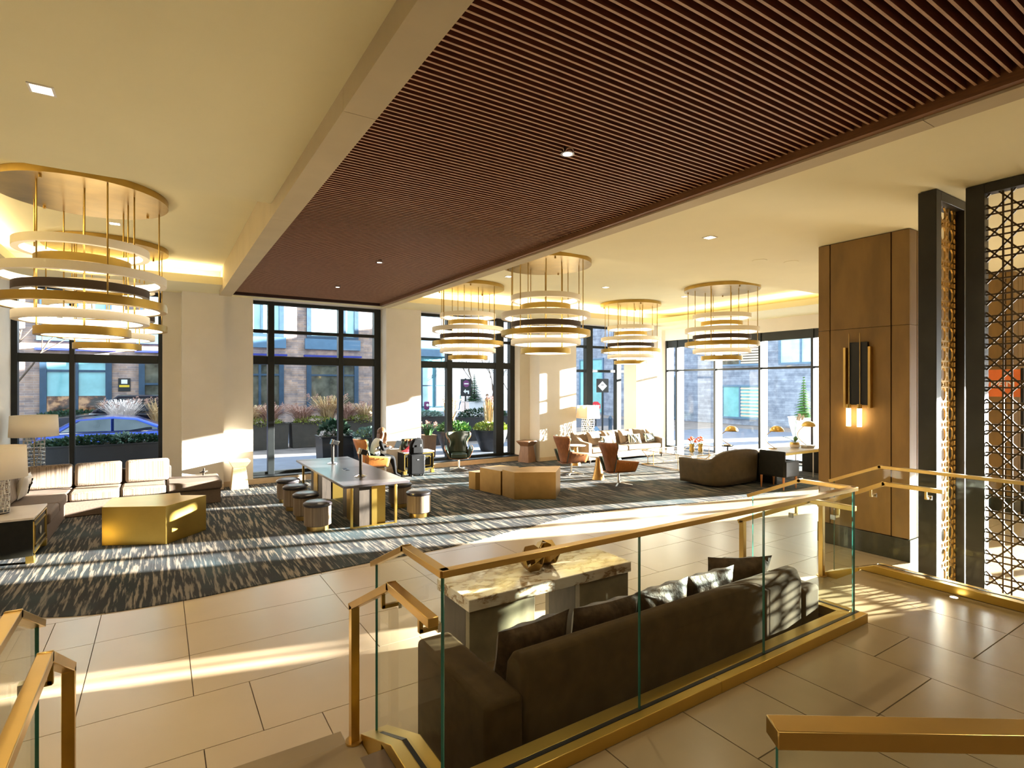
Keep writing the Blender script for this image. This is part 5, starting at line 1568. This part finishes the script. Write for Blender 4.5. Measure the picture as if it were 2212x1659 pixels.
def planter_box(label, x, y, w, d, h, m='planter_dark', rz=0.0):
    p = thing('planter', label, 'planter', (x, y, GZ), rz)
    mb = MB()
    t = 0.05
    MB().prism([(-w / 2 + 0.04, 0), (w / 2 - 0.04, 0), (w / 2, h), (-w / 2, h)], -d / 2, d / 2, 'y').build('box', m, p, bevel=0.01)
    mb = MB().box(-w / 2 - 0.02, w / 2 + 0.02, -d / 2 - 0.02, -d / 2 + t, h - 0.001, h + 0.035).box(-w / 2 - 0.02, w / 2 + 0.02, d / 2 - t, d / 2 + 0.02, h - 0.001, h + 0.035).box(-w / 2 - 0.02, -w / 2 + t, -d / 2 + t, d / 2 - t, h - 0.001, h + 0.035).box(w / 2 - t, w / 2 + 0.02, -d / 2 + t, d / 2 - t, h - 0.001, h + 0.035)
    mb.build('rim', m, p)
    return p
def planter_round(label, x, y, r, h, m='planter_black'):
    p = thing('planter', label, 'planter', (x, y, GZ))
    MB().lathe([(r * 0.62, 0), (r * 0.95, h * 0.7), (r, h - 0.04), (r * 1.04, h - 0.04), (r * 1.04, h), (r * 0.9, h), (r * 0.85, h - 0.08), (0, h - 0.08)], n=32).build('bowl', m, p, smooth=True)
    return p
def shrub(label, x, y, z, rx, ry, rz_, n, s, m, seed, cat='shrub', extra=None):
    rr = random.Random(seed)
    p = thing('shrub', label, cat, (x, y, z))
    mb = MB()
    leaves(mb, (0, 0, rz_ * 0.55), rx, ry, rz_, n, s, rr)
    mb.build('foliage', m, p)
    if extra:
        mb = MB()
        leaves(mb, (0, 0, rz_ * 0.9), rx * 0.9, ry * 0.9, rz_ * 0.5, extra[1], s * 0.6, rr)
        mb.build('blossoms', extra[0], p)
    st = MB()
    for k in range(5): st.tube([(rr.uniform(-rx, rx) * 0.4, rr.uniform(-ry, ry) * 0.4, 0), (rr.uniform(-rx, rx) * 0.6, rr.uniform(-ry, ry) * 0.6, rz_ * 0.7)], 0.012, 5)
    st.build('stems', 'bark', p)
    return p
def grass(label, x, y, z, r, h, n, lean, m, seed, wd=0.012):
    rr = random.Random(seed)
    p = thing('grass_plant', label, 'plant', (x, y, z))
    mb = MB()
    blades(mb, (0, 0, 0), r, h, n, lean, rr, wd)
    mb.build('blades', m, p)
    mb = MB()
    for k in range(14):
        a = rr.uniform(0, 6.28)
        c0 = (0.75 * lean * math.cos(a), 0.75 * lean * math.sin(a), h * rr.uniform(0.8, 1.05))
        leaves(mb, c0, 0.03, 0.03, 0.09, 22, 0.05, rr)
    mb.build('plumes', 'grass_pink', p)
    return p
GT = GZ
planter_box('long dark planter with evergreen hedge close outside the left window', -1.05, 17.1, 3.1, 0.7, 0.98, 'planter_black')
shrub('low evergreen hedge in the planter outside the left window', -1.05, 17.1, 0.86, 1.5, 0.3, 0.13, 2600, 0.10, 'leaf_dark', 11, 'hedge')
shrub('pale grey leaved plant at the middle of the left hedge', -0.75, 16.95, 0.92, 0.25, 0.18, 0.14, 220, 0.09, 'leaf_blue', 12)
planter_box('far planter beyond the cars, seen left of the white plumes', -3.0, 30.6, 3.6, 0.8, 0.75)
shrub('dark green shrub row in the far planter beyond the cars', -3.0, 30.6, 0.65, 1.7, 0.4, 0.35, 1800, 0.14, 'leaf_dark', 13)
planter_box('planter holding white plume grass behind the blue sedan', -1.15, 24.6, 1.2, 0.6, 0.9)
grass('white plume grass rising behind the roof of the blue sedan', -1.15, 24.6, 0.8, 0.25, 1.0, 420, 0.75, 'petal_white', 14, 0.010)
grass('tall straw grass beside the black car', 0.0, 24.8, 0.4, 0.15, 1.4, 160, 0.6, 'grass_straw', 15)
for k, (x, w, l) in enumerate(((3.35, 1.7, 'leftmost dark trough planter of the row outside the second window'), (5.25, 1.9, 'middle dark trough planter of the row outside the second window'), (7.15, 1.6, 'rightmost dark trough planter of the row outside the second window'))):
    planter_box(l, x, 22.8, w, 0.7, 0.95, 'planter_dark')
for k, (x, m, l) in enumerate(((2.85, 'grass_straw', 'straw coloured arching grass at the left end of the trough row'), (3.55, 'grass_pink', 'pinkish arching grass, second along the trough row'), (4.75, 'grass_pink', 'pinkish arching grass in the middle of the trough row'), (5.75, 'grass_straw', 'tall straw grass right of the middle of the trough row'), (6.5, 'grass_pink', 'pink plume grass left of the last trough'), (7.3, 'grass_straw', 'straw grass in the rightmost trough'))):
    grass(l, x, 22.8, 0.84, 0.20, 0.72 if k != 3 else 1.05, 260, 1.0, m, 20 + k, 0.011)
for k, (x, l) in enumerate(((3.2, 'lime green flowering plants along the left trough'), (5.2, 'lime green flowering plants along the middle trough'), (7.1, 'lime green flowering plants along the right trough'))):
    shrub(l, x, 22.65, 0.84, 0.8, 0.28, 0.16, 700, 0.08, 'leaf_lime', 30 + k, 'plants', ('petal_white', 120))
planter_box('black cube planter close outside the second window', 4.85, 18.1, 1.15, 0.9, 0.80, 'planter_black')
shrub('big leaved dark kale at the left of the black cube planter', 4.75, 18.0, 0.68, 0.40, 0.30, 0.32, 420, 0.17, 'leaf_dark', 41)
shrub('white flowering plant at the left corner of the black cube planter', 4.42, 17.85, 0.68, 0.14, 0.12, 0.14, 160, 0.07, 'petal_white', 42)
planter_box('black planter with blue green plants left of the seated person head', 5.75, 17.0, 1.2, 0.7, 0.80, 'planter_black')
shrub('mixed blue green and lime plants behind the seated person', 5.7, 16.95, 0.68, 0.6, 0.3, 0.22, 700, 0.11, 'leaf_blue', 43, 'plants', ('leaf_lime', 200))
shrub('upright broad leaved plant near the second window right edge', 6.05, 17.0, 0.70, 0.16, 0.16, 0.34, 160, 0.20, 'leaf_green', 44)
grass('small pale potted grass at the wall between the windows', 6.6, 18.6, 0.55, 0.15, 0.9, 200, 0.6, 'grass_straw', 45)
planter_box('tapered dark planter under the small pale grass', 6.6, 18.6, 0.6, 0.6, 0.68)
planter_round('round dark bowl planter outside the third window, right one', 10.45, 17.7, 0.62, 0.80)
shrub('green and lime plants filling the right bowl planter', 10.45, 17.7, 0.62, 0.58, 0.55, 0.22, 900, 0.12, 'leaf_lime', 46, 'plants', ('leaf_green', 350))
grass('tall straw reeds rising from the right bowl planter', 10.45, 17.75, 0.66, 0.20, 1.15, 240, 0.16, 'grass_straw', 47)
planter_round('round dark bowl planter outside the third window, left one', 9.0, 17.9, 0.60, 0.80)
shrub('yellow and green plants filling the left bowl planter', 9.0, 17.9, 0.62, 0.58, 0.5, 0.24, 900, 0.12, 'leaf_green', 48, 'plants', ('leaf_lime', 350))
grass('leaning straw reeds in the left bowl planter', 8.85, 17.95, 0.66, 0.12, 1.2, 120, 0.35, 'grass_straw', 49)
planter_box('terracotta toned tapered pot at the left of the third window', 7.75, 17.4, 0.45, 0.45, 0.72, 'oak_brown')
grass('spiky green plant in the terracotta toned pot', 7.75, 17.4, 0.58, 0.10, 0.45, 90, 0.35, 'leaf_green', 50, 0.02)
planter_box('tall black planter beyond the spiky pot', 9.3, 20.8, 1.1, 0.8, 1.15, 'planter_black')
shrub('white flecked foliage on the tall black planter', 9.3, 20.8, 1.02, 0.55, 0.4, 0.16, 600, 0.09, 'leaf_blue', 51)
planter_box('dark trough planter behind the bowl planters', 12.3, 21.5, 2.4, 0.8, 1.0, 'planter_black')
shrub('dark mixed foliage on the trough behind the bowl planters', 12.3, 21.5, 0.88, 1.2, 0.4, 0.25, 1100, 0.11, 'leaf_dark', 52, 'plants', ('petal_white', 120))
planter_box('white square planter under the dark conifer', 18.7, 34, 1.5, 1.2, 1.25, 'planter_white')

def conifer(label, x, y, z, r, h, seed, m='leaf_dark'):
    rr = random.Random(seed)
    p = thing('conifer', label, 'tree', (x, y, z))
    mb = MB()
    for k in range(16):
        t = k / 15
        rk = r * (1 - t) * (0.85 + 0.3 * rr.random()) + 0.04
        for q in range(int(70 * (1 - t) + 14)):
            a = rr.uniform(0, 6.28)
            o = Vector((rk * 0.35 * math.cos(a), rk * 0.35 * math.sin(a), h * (0.08 + 0.9 * t)))
            e = Vector((rk * math.cos(a), rk * math.sin(a), h * (0.05 + 0.9 * t) - 0.12 * rk))
            w = Vector((-math.sin(a), math.cos(a), 0)) * 0.05
            mb.add([tuple(o + w * 0.3), tuple(o - w * 0.3), tuple((o + e) / 2 - w), tuple(e), tuple((o + e) / 2 + w)], [(0, 1, 2, 3, 4)])
    mb.build('needles', m, p)
    MB().cyl((0, 0, 0), 0.07, 0, h * 0.9, 8, 0.015).build('trunk', 'bark', p)
conifer('small dark conifer in the white planter beyond the third window', 18.7, 34, 1.10, 0.75, 2.0, 61)
planter_round('large white round planter outside the rightmost window', 23.8, 13.3, 0.62, 1.05, 'planter_white')
conifer('slim topiary conifer in the white planter outside the rightmost window', 23.8, 13.3, 0.85, 0.42, 1.9, 62, 'leaf_green')
planter_round('slim dark urn outside the right windows next to the corner column', 19.3, 17.2, 0.22, 0.85)
grass('pale palm like plant in the slim dark urn', 19.3, 17.2, 0.62, 0.06, 0.42, 60, 0.45, 'leaf_lime', 63, 0.03)

def bare_tree(label, x, y, h, seed):
    rr = random.Random(seed)
    p = thing('bare_tree', label, 'tree', (x, y, GZ))
    mb = MB()
    def grow(o, d, L, r, lv):
        e = o + d * L
        mb.tube([tuple(o), tuple(o + d * L * 0.5 + Vector((rr.uniform(-.06, .06), rr.uniform(-.06, .06), 0)) * L), tuple(e)], [r, r * 0.85, r * 0.65], 5)
        if lv == 0: return
        for k in range(3 if lv > 1 else 4):
            nd = (d + Vector((rr.uniform(-1, 1), rr.uniform(-1, 1), rr.uniform(-0.1, 0.6))) * 0.75).normalized()
            grow(o + d * L * rr.uniform(0.55, 1.0), nd, L * rr.uniform(0.55, 0.75), r * 0.55, lv - 1)
    grow(Vector((0, 0, 0)), Vector((0, 0, 1)), h * 0.42, 0.07, 4)
    mb.build('branches', 'bark', p)
for k, (x, y, h, l) in enumerate(((19.6, 33.0, 6.0, 'bare street tree with thin branches right of the conifer'), (24.0, 44.0, 6.5, 'bare tree farther away behind the purple sign'), (-4.45, 26.0, 7.5, 'bare branched tree in front of the brick building at the left'), (26.0, 41.0, 5.5, 'bare tree at the right side of the third window'))):
    bare_tree(l, x, y, h, 70 + k)

# ---- street signs, bollard, café chairs, passers-by
s1 = thing('street_sign', 'black traffic sign with purple disc and white arrow beyond the third window', 'sign', (18.0, 34.0, GZ))
MB().cyl((0, 0, 0), 0.06, 0, 2.9, 10).build('pole', 'sign_black', s1)
MB().box(-0.42, 0.42, -0.1, -0.06, 1.65, 2.85).build('panel', 'sign_black', s1)
o = MB().cyl((0, 0, 0), 0.24, 0, 0.02, 24).build('disc', 'sign_purple', s1)
o.rotation_euler = (R(90), 0, 0)
o.location = (0, -0.101, 2.52)
MB().box(-0.17, 0.17, -0.13, -0.121, 2.48, 2.56).build('bar', 'sign_white', s1)
MB().prism([(-0.22, 1.98), (-0.05, 2.14), (-0.05, 2.04), (0.22, 2.04), (0.22, 1.80), (0.12, 1.80), (0.12, 1.93), (-0.05, 1.93), (-0.05, 1.84)], -0.12, -0.101, 'y').build('arrow', 'sign_white', s1)
s2 = thing('street_sign', 'black sign with a white diamond on a post outside the corner window', 'sign', (19.9, 22.0, GZ), R(-42))
MB().cyl((0, 0.05, 0), 0.05, 0, 2.75, 10).build('pole', 'sign_black', s2)
MB().box(-0.32, 0.32, -0.04, 0.0, 2.05, 2.78).build('panel', 'sign_black', s2)
MB().prism([(0, 2.13), (0.24, 2.39), (0, 2.65), (-0.24, 2.39)], -0.055, -0.041, 'y').build('diamond', 'sign_white', s2)
MB().path([(-0.06, -0.058, 2.29), (-0.06, -0.058, 2.45), (0.06, -0.058, 2.45), (0.06, -0.058, 2.33)], 0.012, 0.035).build('u_turn_mark', 'sign_black', s2)
s3 = thing('street_sign', 'round red and white stop sign on a wheeled foot outside the corner window', 'sign', (18.55, 21.0, GZ), R(-42))
MB().cyl((0, 0, 0), 0.03, 0, 1.4, 8).build('pole', 'sign_black', s3)
MB().lathe([(0.35, 0), (0.30, 0.05), (0.06, 0.35), (0.05, 0.36)], n=16).build('foot', 'panel_blue', s3)
o = MB().cyl((0, 0, 0), 0.25, 0, 0.02, 8).build('disc', 'sign_red', s3)
o.rotation_euler = (R(90), R(22.5), 0)
o.location = (0, -0.04, 1.38)
text(s3, 'STOP', (0, -0.066, 1.38), (R(90), 0, 0), 0.17, 'sign_white')
bo = thing('bollard', 'dark blue bollard outside the corner window', 'bollard', (18.55, 19.95, GZ))
MB().lathe([(0.12, 0), (0.10, 0.06), (0.085, 0.1), (0.085, 0.75), (0.10, 0.78), (0.10, 0.82), (0.06, 0.92), (0.0, 0.95)], n=16).build('shaft', 'frame_blue', bo, smooth=True)
mt = thing('parking_meter', 'dark parking meter with a round dial left of the third window', 'meter', (10.9, 24.6, GZ))
MB().cyl((0, 0, 0), 0.03, 0, 1.25, 8).build('pole', 'sign_black', mt)
MB().box(-0.12, 0.12, -0.09, 0.09, 1.25, 1.65).build('head', 'sign_purple', mt, bevel=0.05)
o = MB().cyl((0, 0, 0), 0.07, 0, 0.02, 16).build('dial', 'sign_white', mt)
o.rotation_euler = (R(90), 0, 0)
o.location = (0, -0.09, 1.48)
def wire_chair(label, x, y, rz):
    c = thing('wire_chair', label, 'chair', (x, y, GZ), rz, 'white wire chairs outside')
    mb = MB()
    def shape(u, v):
        a = R(200) * (u - 0.5) + R(90)
        r = 0.26 + 0.05 * v
        return (r * math.cos(a), 0.02 + r * math.sin(a), 0.45 + 0.42 * v * (0.55 + 0.45 * math.sin(math.pi * u)))
    for i in range(13): mb.tube([shape(i / 12, j / 4) for j in range(5)], 0.006, 4)
    for j in range(1, 5): mb.tube([shape(i / 16, j / 4) for i in range(17)], 0.006, 4)
    mb.build('wire_back', 'wire_white', c)
    s = MB()
    for k in range(7):
        x_ = -0.21 + 0.07 * k
        s.tube([(x_, -0.22, 0.45), (x_, 0.24, 0.45)], 0.006, 4)
    s.tube([(-0.23, -0.22, 0.45), (0.23, -0.22, 0.45), (0.23, 0.24, 0.45), (-0.23, 0.24, 0.45)], 0.009, 5, closed=True)
    s.build('seat', 'wire_white', c)
    for a in (-1, 1):
        for b in (-1, 1): MB().tube([(a * 0.2, b * 0.2, 0.45), (a * 0.25, b * 0.26, 0.0)], 0.010, 5).build('leg', 'wire_white', c)
for x, y, rz, l in ((9.15, 22.3, R(200), 'white wire café chair at the left of the third window'), (9.75, 23.2, R(150), 'white wire café chair behind the tall black planter'), (14.2, 23.4, R(30), 'white wire café chair behind the bowl planters'), (-0.2, 20.2, R(160), 'white wire café chair in front of the blue sedan hood'), (7.6, 24.6, R(180), 'white wire café chair behind the rightmost trough')):
    wire_chair(l, x, y, rz)
def walker(label, x, y, rz, top, legs):
    J = {'pelvis': ((0, 0, 0.95), (0.14, 0.11)), 'chest': ((0, 0.02, 1.30), (0.17, 0.12)), 'neck': ((0, 0.02, 1.48), 0.055), 'head': ((0, 0.04, 1.62), 0.095), 'crown': ((0, 0.03, 1.70), 0.07)}
    E_ = [('pelvis', 'chest'), ('chest', 'neck'), ('neck', 'head'), ('head', 'crown')]
    for n_, s in (('l', 1), ('r', -1)):
        J.update({'sh' + n_: ((s * 0.18, 0.02, 1.40), 0.06), 'el' + n_: ((s * 0.25, 0.06 * s, 1.13), 0.05), 'wr' + n_: ((s * 0.22, 0.16 + 0.08 * s, 0.95), 0.035), 'hip' + n_: ((s * 0.09, 0, 0.88), 0.09), 'kn' + n_: ((s * 0.10, 0.14 * s, 0.49), 0.065), 'an' + n_: ((s * 0.10, 0.16 * s, 0.09), 0.045), 'toe' + n_: ((s * 0.11, 0.16 * s + 0.16, 0.045), 0.035)})
        E_ += [('chest', 'sh' + n_), ('sh' + n_, 'el' + n_), ('el' + n_, 'wr' + n_), ('pelvis', 'hip' + n_), ('hip' + n_, 'kn' + n_), ('kn' + n_, 'an' + n_), ('an' + n_, 'toe' + n_)]
    def asg(k, c_):
        if k in ('neck', 'head', 'crown') or k.startswith('wr'): return 0
        if k in ('chest',) or k.startswith(('sh', 'el')): return 1
        return 2
    P = thing('person', label, 'person', (x, y, GZ), rz)
    b = skin_body('body', J, E_, ['skin', top, legs], asg, P, sub=1)
    h = MB()
    h.grid(lambda u, v: (0.105 * math.cos(R(90) - R(100) * v) * math.cos(R(160) + R(220) * u), 0.03 + 0.105 * math.cos(R(90) - R(100) * v) * math.sin(R(160) + R(220) * u), 1.65 + 0.105 * math.sin(R(90) - R(100) * v)), 12, 6)
    h.build('hair', 'hair_brown', b, smooth=True, solid=0.02)
walker('passer-by in a grey coat walking far beyond the third window', 24.4, 47.0, R(60), 'grey_cloth', 'navy_cloth')
walker('passer-by in dark clothes walking near the bare tree beyond the third window', 20.6, 35.5, R(200), 'black_cloth', 'navy_cloth')
